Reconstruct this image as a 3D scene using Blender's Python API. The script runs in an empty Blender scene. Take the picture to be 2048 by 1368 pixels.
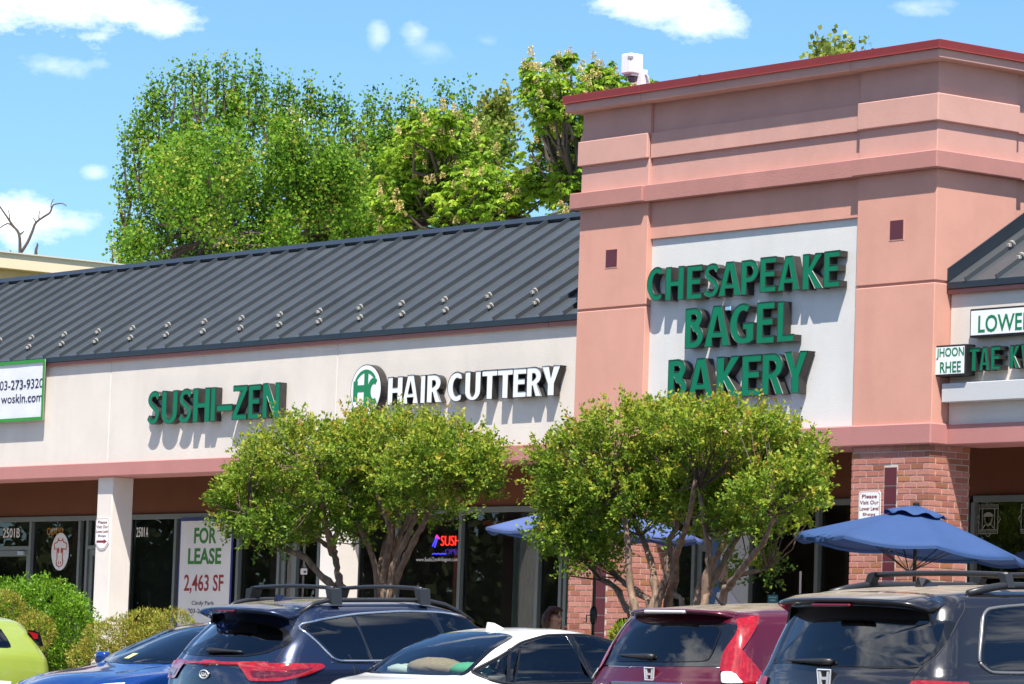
import bpy, bmesh, math, random
import numpy as np
from mathutils import Vector, Matrix
from mathutils.bvhtree import BVHTree

random.seed(7)
RNG = np.random.default_rng(11)
scene = bpy.context.scene
COL = scene.collection

# ------------------------------------------------------------------ camera
W0, H0, FPX = 2048.0, 1368.0, 7781.0
PIT, ROL, YAW = 8.59651e-2, 3.36312e-2, -0.907599
CAM = Vector((30.816, -29.955, -2.711))
_F = Vector((math.sin(YAW)*math.cos(PIT), math.cos(YAW)*math.cos(PIT), math.sin(PIT)))
_r = Vector((math.cos(YAW), -math.sin(YAW), 0))
_u = _r.cross(_F)
_R = _r*math.cos(ROL) + _u*math.sin(ROL)
_U = -_r*math.sin(ROL) + _u*math.cos(ROL)
cam_data = bpy.data.cameras.new("camera")
cam_data.sensor_fit = 'HORIZONTAL'
cam_data.sensor_width = 36.0
cam_data.lens = FPX/W0*36.0
cam_data.clip_start = 0.5
cam_data.clip_end = 4000
cam = bpy.data.objects.new("camera", cam_data)
COL.objects.link(cam)
M = Matrix((( _R.x, _U.x, -_F.x, CAM.x), (_R.y, _U.y, -_F.y, CAM.y), (_R.z, _U.z, -_F.z, CAM.z), (0, 0, 0, 1)))
cam.matrix_world = M
scene.camera = cam

def ray(x, y): return (_F + _R*((x-1024)/FPX) - _U*((y-684)/FPX))
def onY(x, y, Y):
    d = ray(x, y); return CAM + d*((Y-CAM.y)/d.y)
def onX(x, y, X):
    d = ray(x, y); return CAM + d*((X-CAM.x)/d.x)
def onZ(x, y, Z):
    d = ray(x, y); return CAM + d*((Z-CAM.z)/d.z)
def at(x, y, dep): return CAM + ray(x, y)*dep

# ------------------------------------------------------------------ light
SUN_TO = Vector((1.15, -1.0, 2.8)).normalized()
ELEV = math.asin(SUN_TO.z)
AZ = math.atan2(SUN_TO.x, SUN_TO.y)
world = bpy.data.worlds.new("World"); scene.world = world
world.use_nodes = True
wt = world.node_tree; wt.nodes.clear()
def wn(t, **k):
    n = wt.nodes.new(t)
    for a, b in k.items(): setattr(n, a, b)
    return n
def wmath(op, a, b=None, c=None, clamp=False):
    n = wn('ShaderNodeMath', operation=op, use_clamp=clamp)
    for i, v in enumerate((a, b, c)):
        if v is None: continue
        if isinstance(v, (int, float)): n.inputs[i].default_value = v
        else: wt.links.new(v, n.inputs[i])
    return n.outputs[0]
sky = wn('ShaderNodeTexSky', sky_type='NISHITA')
sky.sun_disc = False
sky.sun_elevation = ELEV
sky.sun_rotation = AZ
sky.altitude = 100
sky.air_density = 1.0
sky.dust_density = 0.15
sky.ozone_density = 2.2
wtc = wn('ShaderNodeTexCoord')
DIR = wtc.outputs['Generated']
wnz = wn('ShaderNodeTexNoise'); wnz.inputs['Scale'].default_value = 34; wnz.inputs['Detail'].default_value = 7; wnz.inputs['Roughness'].default_value = .62
wnz2 = wn('ShaderNodeTexNoise'); wnz2.inputs['Scale'].default_value = 3.1; wnz2.inputs['Detail'].default_value = 5; wnz2.inputs['Roughness'].default_value = .6
wmap = wn('ShaderNodeMapping'); wmap.inputs['Scale'].default_value = (1, 1, 2.0)
wt.links.new(DIR, wmap.inputs[0])
wt.links.new(wmap.outputs[0], wnz.inputs['Vector']); wt.links.new(wmap.outputs[0], wnz2.inputs['Vector'])
def wdot(v):
    n = wn('ShaderNodeVectorMath', operation='DOT_PRODUCT'); n.inputs[1].default_value = v
    wt.links.new(DIR, n.inputs[0]); return n.outputs['Value']
# single fair-weather clouds: direction (from a picture point), half width / half height in radians, density
CLOUDS = [(110, 10, 310, 95, 1.0), (320, 38, 105, 60, .85), (100, 132, 120, 34, .35), (50, 435, 165, 55, .85), (145, 442, 70, 38, .5), (1320, 0, 160, 62, .95), (1395, 38, 95, 48, .7),
          (1825, 12, 90, 26, .3), (834, 62, 34, 34, .38), (757, 72, 22, 28, .3), (975, 82, 40, 20, .16), (190, 346, 30, 20, .35), (600, 235, 60, 34, .9), (870, 98, 60, 26, .14)]
cl = None
base = wmath('MULTIPLY_ADD', wnz.outputs[0], 4.4, -1.2)
for (cx, cy, hx, hy, den) in CLOUDS:
    d = ray(cx, cy).normalized()
    e1 = Vector((d.y, -d.x, 0)).normalized(); e2 = d.cross(e1)*-1
    mp = wn('ShaderNodeMapping', vector_type='TEXTURE')
    mp.inputs['Location'].default_value = d
    mp.inputs['Rotation'].default_value = Matrix((e1, e2, e1.cross(e2))).transposed().to_euler()
    mp.inputs['Scale'].default_value = (hx/FPX, hy/FPX, .5)
    wt.links.new(DIR, mp.inputs[0])
    ln = wn('ShaderNodeVectorMath', operation='LENGTH'); wt.links.new(mp.outputs[0], ln.inputs[0])
    f = wmath('MULTIPLY', wmath('SUBTRACT', base, wmath('MULTIPLY', ln.outputs['Value'], 1.15), clamp=True), den)
    cl = f if cl is None else wmath('MAXIMUM', cl, f)
# the same kind of cloud scattered over the rest of the sky
ff = wmath('MULTIPLY', wmath('SUBTRACT', wnz2.outputs[0], .52), 7.0, clamp=True)
fr = wmath('LESS_THAN', wdot(ray(1024, 300).normalized()), .975)
cl = wmath('MAXIMUM', cl, wmath('MULTIPLY', ff, fr))
sepw = wn('ShaderNodeSeparateXYZ'); wt.links.new(DIR, sepw.inputs[0])
up = wmath('GREATER_THAN', sepw.outputs[2], 0.0)
cl = wmath('MULTIPLY', cl, up)
mixw = wn('ShaderNodeMix', data_type='RGBA')
wt.links.new(cl, mixw.inputs['Factor'])
SKY_TINT = wn('ShaderNodeMix', data_type='RGBA', blend_type='MULTIPLY'); SKY_TINT.inputs['Factor'].default_value = 1.0
SKY_TINT.inputs['B'].default_value = (.71, .97, 1.21, 1)
wt.links.new(sky.outputs[0], SKY_TINT.inputs['A'])
wt.links.new(SKY_TINT.outputs['Result'], mixw.inputs['A'])
mixw.inputs['B'].default_value = (12.0, 12.1, 12.3, 1)
bg = wn('ShaderNodeBackground'); bg.inputs['Strength'].default_value = 0.078
wt.links.new(mixw.outputs['Result'], bg.inputs['Color'])
wo = wn('ShaderNodeOutputWorld'); wt.links.new(bg.outputs[0], wo.inputs[0])

sun_data = bpy.data.lights.new("sun", 'SUN'); sun_data.energy = 4.8; sun_data.angle = math.radians(.5); sun_data.color = (1.0, .95, .875)
sun = bpy.data.objects.new("sun", sun_data); COL.objects.link(sun)
sun.rotation_euler = (-SUN_TO).to_track_quat('-Z', 'Y').to_euler()
sun.location = (20, -20, 40)
vs = scene.view_settings
vs.view_transform = 'Standard'; vs.look = 'None'; vs.exposure = 0.9; vs.gamma = 1.0; vs.use_curve_mapping = False

# ------------------------------------------------------------------ materials
MATS = {}
def mat(name, col, rough=.6, metal=0.0, var=0.0, vscale=3.0, bump=0.0, bscale=60.0, spec=.5, coat=0.0, col2=None, stretch=(1, 1, 1), dirt=0.0, dirtcol=(.2, .17, .13), emit=None, estr=0):
    if name in MATS: return MATS[name]
    m = bpy.data.materials.new(name); m.use_nodes = True; MATS[name] = m
    nt = m.node_tree; b = nt.nodes['Principled BSDF']
    b.inputs['Roughness'].default_value = rough; b.inputs['Metallic'].default_value = metal
    b.inputs['Specular IOR Level'].default_value = spec
    b.inputs['Coat Weight'].default_value = coat; b.inputs['Coat Roughness'].default_value = .03
    b.inputs['Base Color'].default_value = (*col, 1)
    if emit: b.inputs['Emission Color'].default_value = (*emit, 1); b.inputs['Emission Strength'].default_value = estr
    if var or bump or col2 or dirt:
        tc = nt.nodes.new('ShaderNodeTexCoord'); mp = nt.nodes.new('ShaderNodeMapping'); mp.inputs['Scale'].default_value = stretch
        nt.links.new(tc.outputs['Object'], mp.inputs[0])
    last = None
    if var or col2:
        n = nt.nodes.new('ShaderNodeTexNoise'); n.inputs['Scale'].default_value = vscale; n.inputs['Detail'].default_value = 6; n.inputs['Roughness'].default_value = .65
        nt.links.new(mp.outputs[0], n.inputs['Vector'])
        r = nt.nodes.new('ShaderNodeValToRGB'); r.color_ramp.elements[0].position = .3; r.color_ramp.elements[1].position = .7
        c2 = col2 or tuple(min(1, c*(1+var)) for c in col); c1 = col if col2 else tuple(c*(1-var) for c in col)
        r.color_ramp.elements[0].color = (*c1, 1); r.color_ramp.elements[1].color = (*c2, 1)
        nt.links.new(n.outputs[0], r.inputs[0]); last = r.outputs[0]
    if dirt:
        n = nt.nodes.new('ShaderNodeTexNoise'); n.inputs['Scale'].default_value = 1.0; n.inputs['Detail'].default_value = 8
        mp2 = nt.nodes.new('ShaderNodeMapping'); mp2.inputs['Scale'].default_value = (2.6, 2.6, .55); nt.links.new(tc.outputs['Object'], mp2.inputs[0]); nt.links.new(mp2.outputs[0], n.inputs['Vector'])
        r = nt.nodes.new('ShaderNodeValToRGB'); r.color_ramp.elements[0].position = .52; r.color_ramp.elements[1].position = .82
        r.color_ramp.elements[0].color = (0, 0, 0, 1); r.color_ramp.elements[1].color = (dirt, dirt, dirt, 1)
        nt.links.new(n.outputs[0], r.inputs[0])
        mx = nt.nodes.new('ShaderNodeMix'); mx.data_type = 'RGBA'; nt.links.new(r.outputs[0], mx.inputs['Factor'])
        if last: nt.links.new(last, mx.inputs['A'])
        else: mx.inputs['A'].default_value = (*col, 1)
        mx.inputs['B'].default_value = (*dirtcol, 1); last = mx.outputs['Result']
    if last: nt.links.new(last, b.inputs['Base Color'])
    if bump:
        n = nt.nodes.new('ShaderNodeTexNoise'); n.inputs['Scale'].default_value = bscale; n.inputs['Detail'].default_value = 4
        nt.links.new(mp.outputs[0], n.inputs['Vector'])
        bp = nt.nodes.new('ShaderNodeBump'); bp.inputs['Strength'].default_value = bump; bp.inputs['Distance'].default_value = .01
        nt.links.new(n.outputs[0], bp.inputs['Height']); nt.links.new(bp.outputs[0], b.inputs['Normal'])
    return m

# ------------------------------------------------------------------ object helpers
def tag(o, label=None, cat=None, group=None, kind=None):
    if label: o['label'] = label
    if cat: o['category'] = cat
    if group: o['group'] = group
    if kind: o['kind'] = kind
    return o
def thing(name, label, cat, loc=(0, 0, 0), group=None):
    o = bpy.data.objects.new(name, None); COL.objects.link(o); o.location = loc; o.empty_display_size = .2
    return tag(o, label, cat, group)
def put(o, parent=None, world_coords=True):
    COL.objects.link(o)
    if parent is not None:
        o.parent = parent
        if world_coords:
            p, off = parent, Vector((0, 0, 0))
            while p is not None:
                off += p.location; p = p.parent
            o.matrix_parent_inverse = Matrix.Translation(-off) if parent.parent is None else Matrix.Identity(4)
    return o
class MB:
    def __init__(s): s.v = []; s.f = []; s.m = []
    def add(s, vs, fs, mi=0):
        n = len(s.v); s.v += [tuple(v) for v in vs]; s.f += [tuple(i+n for i in f) for f in fs]; s.m += [mi]*len(fs); return s
    def box(s, x0, x1, y0, y1, z0, z1, c=0.0, mi=0):
        if c <= 0:
            vs = [(x, y, z) for x in (x0, x1) for y in (y0, y1) for z in (z0, z1)]
            return s.add(vs, [(0, 1, 3, 2), (4, 6, 7, 5), (0, 4, 5, 1), (2, 3, 7, 6), (0, 2, 6, 4), (1, 5, 7, 3)], mi)
        bm = bmesh.new(); bmesh.ops.create_cube(bm, size=1)
        for v in bm.verts: v.co = ((x0+x1)/2+v.co.x*(x1-x0), (y0+y1)/2+v.co.y*(y1-y0), (z0+z1)/2+v.co.z*(z1-z0))
        bmesh.ops.bevel(bm, geom=list(bm.edges), offset=c, segments=1, affect='EDGES')
        s.bm(bm, mi); bm.free(); return s
    def bm(s, bm, mi=0):
        bm.verts.index_update()
        return s.add([v.co[:] for v in bm.verts], [[v.index for v in f.verts] for f in bm.faces], mi)
    def prism(s, poly, ext, mi=0):
        """poly: list of 3d points (planar), ext: extrusion vector"""
        n = len(poly); e = Vector(ext); vs = [Vector(p) for p in poly]; vs += [p+e for p in vs]
        fs = [tuple(range(n))[::-1], tuple(range(n, 2*n))] + [(i, (i+1) % n, n+(i+1) % n, n+i) for i in range(n)]
        return s.add(vs, fs, mi)
    def tube(s, pts, r, n=8, mi=0, cap=True):
        pts = [Vector(p) for p in pts]; m = len(pts)
        if not hasattr(r, '__len__'): r = [r]*m
        vs = []; prev = None
        for i, p in enumerate(pts):
            t = (pts[min(i+1, m-1)]-pts[max(i-1, 0)]).normalized()
            if prev is None:
                a = Vector((0, 0, 1)) if abs(t.z) < .9 else Vector((1, 0, 0)); u = t.cross(a).normalized()
            else:
                u = (prev - t*prev.dot(t)).normalized()
            prev = u; w = t.cross(u)
            for k in range(n):
                an = 2*math.pi*k/n; vs.append(p + (u*math.cos(an)+w*math.sin(an))*r[i])
        fs = [(i*n+k, i*n+(k+1) % n, (i+1)*n+(k+1) % n, (i+1)*n+k) for i in range(m-1) for k in range(n)]
        if cap: fs += [tuple(range(n))[::-1], tuple(range((m-1)*n, m*n))]
        return s.add(vs, fs, mi)
    def lathe(s, prof, cx, cy, n=16, mi=0, axis='z'):
        vs = []; m = len(prof)
        for (r, z) in prof:
            for k in range(n):
                a = 2*math.pi*k/n
                p = (r*math.cos(a), r*math.sin(a), z)
                vs.append((cx+p[0], cy+p[1], p[2]) if axis == 'z' else (cx+p[2], p[0], cy+p[1]))
        fs = [(i*n+k, i*n+(k+1) % n, (i+1)*n+(k+1) % n, (i+1)*n+k) for i in range(m-1) for k in range(n)]
        fs += [tuple(range(n))[::-1], tuple(range((m-1)*n, m*n))]
        return s.add(vs, fs, mi)
    def mesh(s, name):
        me = bpy.data.meshes.new(name); me.from_pydata(s.v, [], s.f); me.update(); return me
    def build(s, name, mats, parent=None, smooth=False, wc=True, recalc=True):
        me = s.mesh(name)
        if recalc:
            bm = bmesh.new(); bm.from_mesh(me); bmesh.ops.recalc_face_normals(bm, faces=bm.faces); bm.to_mesh(me); bm.free()
        if not isinstance(mats, (list, tuple)): mats = [mats]
        for m in mats: me.materials.append(m)
        me.polygons.foreach_set('material_index', s.m)
        if smooth: me.polygons.foreach_set('use_smooth', [True]*len(me.polygons))
        o = bpy.data.objects.new(name, me)
        return put(o, parent, wc)
def bx(name, m, parent, *a, c=0.0): return MB().box(*a, c=c).build(name, m, parent)
def struct(o): o['kind'] = 'structure'; return o

# text as mesh fitted into a box on a vertical plane facing -Y
_fontcache = {}
def text_mesh(body, extrude=0.0, offset=0.0, res=3):
    key = (body, round(extrude, 4), round(offset, 4))
    if key in _fontcache: return _fontcache[key]
    cu = bpy.data.curves.new('txt', 'FONT'); cu.body = body; cu.extrude = extrude; cu.offset = offset; cu.resolution_u = res; cu.size = 1.0; cu.align_x = 'CENTER'
    ob = bpy.data.objects.new('txt', cu); COL.objects.link(ob)
    dg = bpy.context.evaluated_depsgraph_get(); dg.update()
    me = bpy.data.meshes.new_from_object(ob.evaluated_get(dg))
    bpy.data.objects.remove(ob); bpy.data.curves.remove(cu)
    n = len(me.vertices); co = np.zeros(n*3); me.vertices.foreach_get('co', co); co = co.reshape(-1, 3)
    fs = [tuple(p.vertices) for p in me.polygons]
    bpy.data.meshes.remove(me)
    _fontcache[key] = (co, fs); return co, fs
def fit_text(body, x0, x1, z0, z1, y_front, depth=0.003, offset=0.0):
    """returns verts, faces of text fitted to the box; x right, z up, front face at y_front, back at y_front+depth"""
    co, fs = text_mesh(body, .5 if depth > 0 else 0.0, offset)
    mn, mx = co.min(0), co.max(0)
    v = np.zeros_like(co)
    v[:, 0] = x0 + (co[:, 0]-mn[0])/(mx[0]-mn[0])*(x1-x0)
    v[:, 2] = z0 + (co[:, 1]-mn[1])/(mx[1]-mn[1])*(z1-z0)
    v[:, 1] = y_front + (mx[2]-co[:, 2])/max(1e-6, (mx[2]-mn[2]))*depth if depth > 0 else y_front
    return [tuple(p) for p in v], fs
def text_obj(name, body, x0, x1, z0, z1, y, m, parent, depth=.003, offset=0.0):
    v, f = fit_text(body, x0, x1, z0, z1, y, depth, offset)
    return MB().add(v, f).build(name, m, parent)
# ================================================================== setting: ground
def slope_z(y): return -3.54 + .04*(y+6.0)      # parking lot rises towards the shops
WALK = -3.20
M_ASPH = mat('asphalt', (.05, .05, .052), .9, var=.35, vscale=1.6, bump=.5, bscale=90)
M_CONC = mat('sidewalk concrete', (.42, .40, .37), .85, var=.14, vscale=2.5, bump=.25, bscale=70)
M_KERB = mat('kerb concrete', (.48, .46, .43), .85, var=.12, vscale=4, bump=.3, bscale=60)
M_MULCH = mat('mulch', (.07, .04, .025), .95, var=.5, vscale=12, bump=1, bscale=40)
M_LINE = mat('parking paint', (.72, .72, .68), .7, var=.15, vscale=9)
M_LAWN = mat('ground grass', (.06, .10, .03), .95, var=.4, vscale=.6)
g = MB(); N = 40
ys = [-400, -120, -60, -40, -30, -20, -12, -6.02]
zs = [slope_z(-40)-.02*360*0 for _ in ys]
zs = [max(slope_z(y), slope_z(-60)) for y in ys]
xs = [-400, -120, -60, -30, -10, 10, 30, 60, 120, 400]
vs = [(x, y, z) for y, z in zip(ys, zs) for x in xs]
nx = len(xs)
g.add(vs, [(j*nx+i, j*nx+i+1, (j+1)*nx+i+1, (j+1)*nx+i) for j in range(len(ys)-1) for i in range(nx-1)])
struct(g.build('parking_lot', M_ASPH))
# far ground behind the shops
struct(MB().add([(-600, 2.3, -3.6), (600, 2.3, -3.6), (600, 900, -3.6), (-600, 900, -3.6)], [(0, 1, 2, 3)]).build('ground', M_LAWN))
# kerb, planting bed, sidewalk
struct(MB().box(-60, 40, -6.0, -5.85, -3.75, -3.40, c=.012).build('kerb', M_KERB))
struct(MB().add([(-60, -5.85, -3.43), (40, -5.85, -3.43), (40, -3.45, -3.27), (-60, -3.45, -3.27)], [(0, 1, 2, 3)]).build('planting_bed', M_MULCH))
sw = bpy.data.objects.new('sidewalk', None); COL.objects.link(sw); struct(sw)
for i in range(24):
    x0 = -38+i*2.4
    MB().box(x0+.006, x0+2.394, -3.45, 2.2, WALK-.25, WALK, c=.008).build('paving_slab', M_CONC, sw)
pm = bpy.data.objects.new('parking_markings', None); COL.objects.link(pm); struct(pm)
for i in range(12):
    x = -10.0 + i*2.6
    MB().add([(x-.05, -11.0, slope_z(-11.0)+.004), (x+.05, -11.0, slope_z(-11)+.004), (x+.05, -6.3, slope_z(-6.3)+.004), (x-.05, -6.3, slope_z(-6.3)+.004)], [(0, 1, 2, 3)]).build('painted_line', M_LINE, pm)

# ================================================================== the shopping building
STUC = dict(rough=.92, bump=.28, bscale=110, spec=.2)
M_WHITE = mat('cream stucco', (.70, .63, .555), var=.05, vscale=1.2, dirt=.18, dirtcol=(.40, .37, .33), **STUC)
M_PANEL = mat('white sign panel stucco', (.66, .645, .61), var=.04, vscale=1.5, dirt=.2, dirtcol=(.42, .40, .38), **STUC)
M_PINK = mat('pink stucco', (.62, .315, .238), var=.07, vscale=1.1, dirt=.25, dirtcol=(.42, .22, .18), **STUC)
M_PINKU = mat('faded pink stucco', (.57, .318, .262), var=.07, vscale=1.3, dirt=.25, dirtcol=(.42, .24, .20), **STUC)
M_BAND = mat('rose band stucco', (.44, .205, .175), var=.08, vscale=1.4, dirt=.25, dirtcol=(.36, .18, .15), rough=.93, bump=.45, bscale=90, spec=.2)
M_WBAND = mat('wing band stucco', (.45, .20, .18), var=.06, vscale=1.4, dirt=.3, dirtcol=(.36, .18, .16), **STUC)
M_RED = mat('red coping metal', (.20, .022, .018), .42, var=.06, vscale=2)
M_MAROON = mat('maroon tile', (.10, .018, .024), .35, var=.12, vscale=5)
M_ROOF = mat('standing seam metal', (.046, .054, .061), .45, var=.16, vscale=1.5, bump=.06, bscale=5, spec=.55)
M_FASC = mat('dark fascia metal', (.018, .026, .036), .4, var=.1, vscale=2)
M_GUTT = mat('rose gutter metal', (.33, .12, .10), .5, var=.06, vscale=3)
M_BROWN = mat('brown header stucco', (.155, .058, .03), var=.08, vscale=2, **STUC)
M_FRAME = mat('dark bronze frame', (.14, .155, .14), .5, var=.06, vscale=3)
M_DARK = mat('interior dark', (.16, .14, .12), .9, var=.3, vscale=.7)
M_BLACK = mat('black rubber', (.012, .012, .013), .6)
M_MORTAR = mat('mortar', (.55, .47, .40), .95, var=.12, vscale=15, bump=.4, bscale=120)

def glass_mat(name, tint=(.5, .55, .52), ior=1.75, rough=.0):
    m = bpy.data.materials.new(name); m.use_nodes = True; nt = m.node_tree; nt.nodes.clear()
    o = nt.nodes.new('ShaderNodeOutputMaterial'); t = nt.nodes.new('ShaderNodeBsdfTransparent'); t.inputs[0].default_value = (*tint, 1)
    gl = nt.nodes.new('ShaderNodeBsdfGlossy'); gl.inputs['Roughness'].default_value = rough; gl.inputs[0].default_value = (.95, .97, 1, 1)
    fr = nt.nodes.new('ShaderNodeFresnel'); fr.inputs[0].default_value = ior
    mx = nt.nodes.new('ShaderNodeMixShader'); nt.links.new(fr.outputs[0], mx.inputs[0]); nt.links.new(t.outputs[0], mx.inputs[1]); nt.links.new(gl.outputs[0], mx.inputs[2])
    nt.links.new(mx.outputs[0], o.inputs[0]); MATS[name] = m; return m
M_GLASS = glass_mat('storefront glass', (.58, .62, .58), 1.6)

BLD = thing('shopping_center_building', 'pink and cream strip mall building with seamed metal roof and square tower', 'building', (0, 3, WALK))
def wall(name, m, *a, c=.008): return bx(name, m, BLD, *a, c=c)

XL = -34.5     # left end of the left wing
XR = 9.0       # right end of the right wing
TB = 6.25      # tower depth
# ---- left wing wall panels (joints every 5.665 m)
edges = [XL, -28.63, -22.965, -17.30, -11.635, -6.2]
for a, b in zip(edges[:-1], edges[1:]):
    wall('wall_panel', M_WHITE, a+.004, b-.004, .25, .45, .195, 1.72, c=.006)
wall('wall_backing', M_MORTAR, XL, -6.2, .262, .44, .20, 1.70, c=0)
wall('parapet_band', M_WBAND, XL, -6.2, .205, .77, .0, .205, c=.012)
wall('right_wall_panel', M_WHITE, .02, XR, .25, .45, .215, 1.72, c=.006)
wall('parapet_band', M_WBAND, .02, XR, .205, .77, .0, .225, c=.012)
# ---- roofs: base slab plus one object for each pan with its rib
SL = .62; EY, EZ, RY = .19, 1.80, 2.99
RZ = EZ + SL*(RY-EY)
def roof(x0, x1, first, name):
    r = MB().prism([(x0, EY+.02, EZ-.02), (x0, RY, RZ-.02), (x0, RY+2.8, EZ-.02), (x0, RY+2.8, EZ-.08), (x0, EY+.02, EZ-.08)], (x1-x0, 0, 0)).build(name, M_ROOF, BLD)
    pitch = .4755
    t = Vector((0, 1, SL)).normalized(); n = Vector((0, -SL, 1)).normalized(); Ln = math.hypot(RY-EY, RZ-EZ)
    def pan(xa, xb):
        m = MB(); w = xb-xa
        # pan with two faint stiffening striations, then the folded rib
        prof = [(0, 0), (w*.33-.012, 0), (w*.33, .0035), (w*.33+.012, 0), (w*.66-.012, 0), (w*.66, .0035), (w*.66+.012, 0), (w-.010, 0), (w-.010, .052), (w+.008, .052), (w+.008, 0)]
        o = Vector((xa, EY, EZ)); jig = random.uniform(-.004, .004)
        vs = []
        for s in (0.0, Ln):
            for (px, ph) in prof: vs.append(o + Vector((px, 0, 0)) + t*(s-.012) + n*(ph+.003+jig*(1 if s else 0)))
        k = len(prof)
        m.add(vs, [(i, i+1, k+i+1, k+i) for i in range(k-1)])
        m.add([vs[7], vs[8], vs[9], vs[10]], [(0, 1, 2, 3)])
        m.build('roof_panel', M_ROOF, r)
    x = first
    while x > x0: x -= pitch
    while x < x1-.02:
        xa = max(x, x0); xb = min(x+pitch, x1)
        if xb-xa > .06: pan(xa, xb)
        x += pitch
    return r
roofL = roof(XL, -6.26, -6.7185, 'roof')
roofR = roof(.02, XR, .32, 'right_roof')
# ridge cap
for (a, b, r) in ((XL, -6.27, roofL), (.03, XR, roofR)):
    t = Vector((0, 1, SL)).normalized(); n = Vector((0, -SL, 1)).normalized()
    c0 = Vector((a, RY, RZ)); m = MB()
    p1 = c0 - t*.10 + n*.05; p2 = c0 + Vector((0, 0, .075)); p3 = Vector((a, RY+.10, RZ-.06+.05)); p0 = p1 - n*.035
    m.prism([p0, p1, p2, p3, c0 - Vector((0, 0, .08))], (b-a, 0, 0)); m.build('ridge_cap', M_FASC, r)
# eave fascia and gutter strip
for (a, b) in ((XL, -6.255), (.02, XR)):
    xx = a
    while xx < b-.01:
        e = min(xx+3.05, b)
        wall('fascia', M_FASC, xx+.002, e-.002, .175, .26, 1.728, 1.803, c=.004)
        wall('eave_trim', M_GUTT, xx+.003, e-.001, .195, .26, 1.672, 1.727, c=.006)
        xx = e
# flashing where the right roof meets the tower
t = Vector((0, 1, SL)); q = Vector((.012, EY, EZ+.01))
MB().prism([q, q+t*2.9, q+t*2.9+Vector((0, 0, .18)), q+Vector((0, 0, .15))], (.02, 0, 0)).build('roof_flashing', M_FASC, BLD)
# flat roof and rear walls
wall('flat_roof', M_ROOF, XL, XR, RY+2.7, 22, 1.55, 1.72, c=0)
wall('rear_wall', M_WHITE, XL, XR, 21.8, 22, -3.6, 1.54, c=0)
wall('side_wall', M_WHITE, XL-.2, XL, .25, 22, -3.6, 1.7, c=0)
wall('side_wall', M_WHITE, XR, XR+.2, .25, 22, -3.6, 1.7, c=0)
# soffit and header above the shop windows
SFY = 2.0; HEADZ = -.44
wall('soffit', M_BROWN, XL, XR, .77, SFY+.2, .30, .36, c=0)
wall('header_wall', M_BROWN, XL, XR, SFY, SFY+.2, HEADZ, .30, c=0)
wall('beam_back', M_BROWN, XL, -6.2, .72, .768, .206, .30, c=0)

# snow guards: clear clips riding on the ribs
M_GUARD = mat('clear snow guard plastic', (.46, .43, .37), .5, var=.1, vscale=40)
gm = MB()
for k in range(5):
    a = math.pi*(k/4)
    gm.add([(-.055*math.cos(a), 0, .055*math.sin(a)), (-.055*math.cos(a)+.011, .0, .055*math.sin(a)+.004), (-.055*math.cos(a)*.4+.008, -.055, .022*math.sin(a)+.022), (-.055*math.cos(a)*.4, -.055, .022*math.sin(a)+.018)], [(0, 1, 2, 3)])
gm.tube([(-.06*math.cos(math.pi*k/8), .0, .06*math.sin(math.pi*k/8)) for k in range(9)], .0065, 5)
gm.tube([(-.045*math.cos(math.pi*k/8), -.012, .012+.045*math.sin(math.pi*k/8)) for k in range(9)], .004, 4)
gm.box(-.022, .022, -.085, -.03, -.015, .030)
gme = gm.mesh('snow_guard'); gme.materials.append(M_GUARD)
def guard(x, y, r):
    o = bpy.data.objects.new('snow_guard', gme); put(o, r)
    o.location = (x, y, EZ+SL*(y-EY)+.045); o.rotation_euler = (math.atan(SL)*.5, 0, 0); o.scale = (.80,)*3
x = -8.09
while x > -24: guard(x, .79, roofL); x -= .951
x = -7.66
while x > -24: guard(x, .487, roofL); x -= .951
for x in (.33, 1.28, 2.23, 3.18): guard(x, .87, roofR); guard(x+.46, .56, roofR)

# ---- tower: four corner pilasters, recessed faces, bands that wrap round, coping
def ring(name, m, p, z0, z1, rec=0.0, c=.010):
    """band round the tower, proud by p; the middle of each side set back by rec"""
    P = 1.25
    for (xa, xb, ya, yb, cc) in ((-6.25-p, -4.955, -p, P, c), (-1.265, p, -p, P, c), (-4.955, -1.265, -p+rec, P, c*.5), (-1.25, p-rec, 1.25, 5.0, c*.5), (-6.25-p+rec, -5.0, 1.25, 5.0, c*.5), (-6.25-p, p, 5.0, TB+p, c)):
        bx(name, m, BLD, xa, xb, ya, yb, z0, z1, c=cc)
ring('tower_shaft_upper', M_PINKU, 0.0, 3.20, 4.30, rec=.05)
ring('tower_band_middle', M_PINKU, .04, 3.592, 3.90, rec=.055)
ring('tower_band_low', M_BAND, .10, 3.058, 3.255, rec=.04)
ring('tower_cornice', M_PINKU, .165, 4.262, 4.372, rec=.0)
ring('coping', M_RED, .19, 4.368, 4.466, rec=.0, c=.006)
M_REDL = mat('coping drip edge', (.34, .05, .035), .4)
bx('coping_drip', M_REDL, BLD, -6.25-.2, .2, -.2, TB+.2, 4.366, 4.376)
for x in (-6.05, -3.87, -.9):
    bx('coping_seam', M_RED, BLD, x, x+.03, -.1935, .2, 4.37, 4.472)
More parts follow.
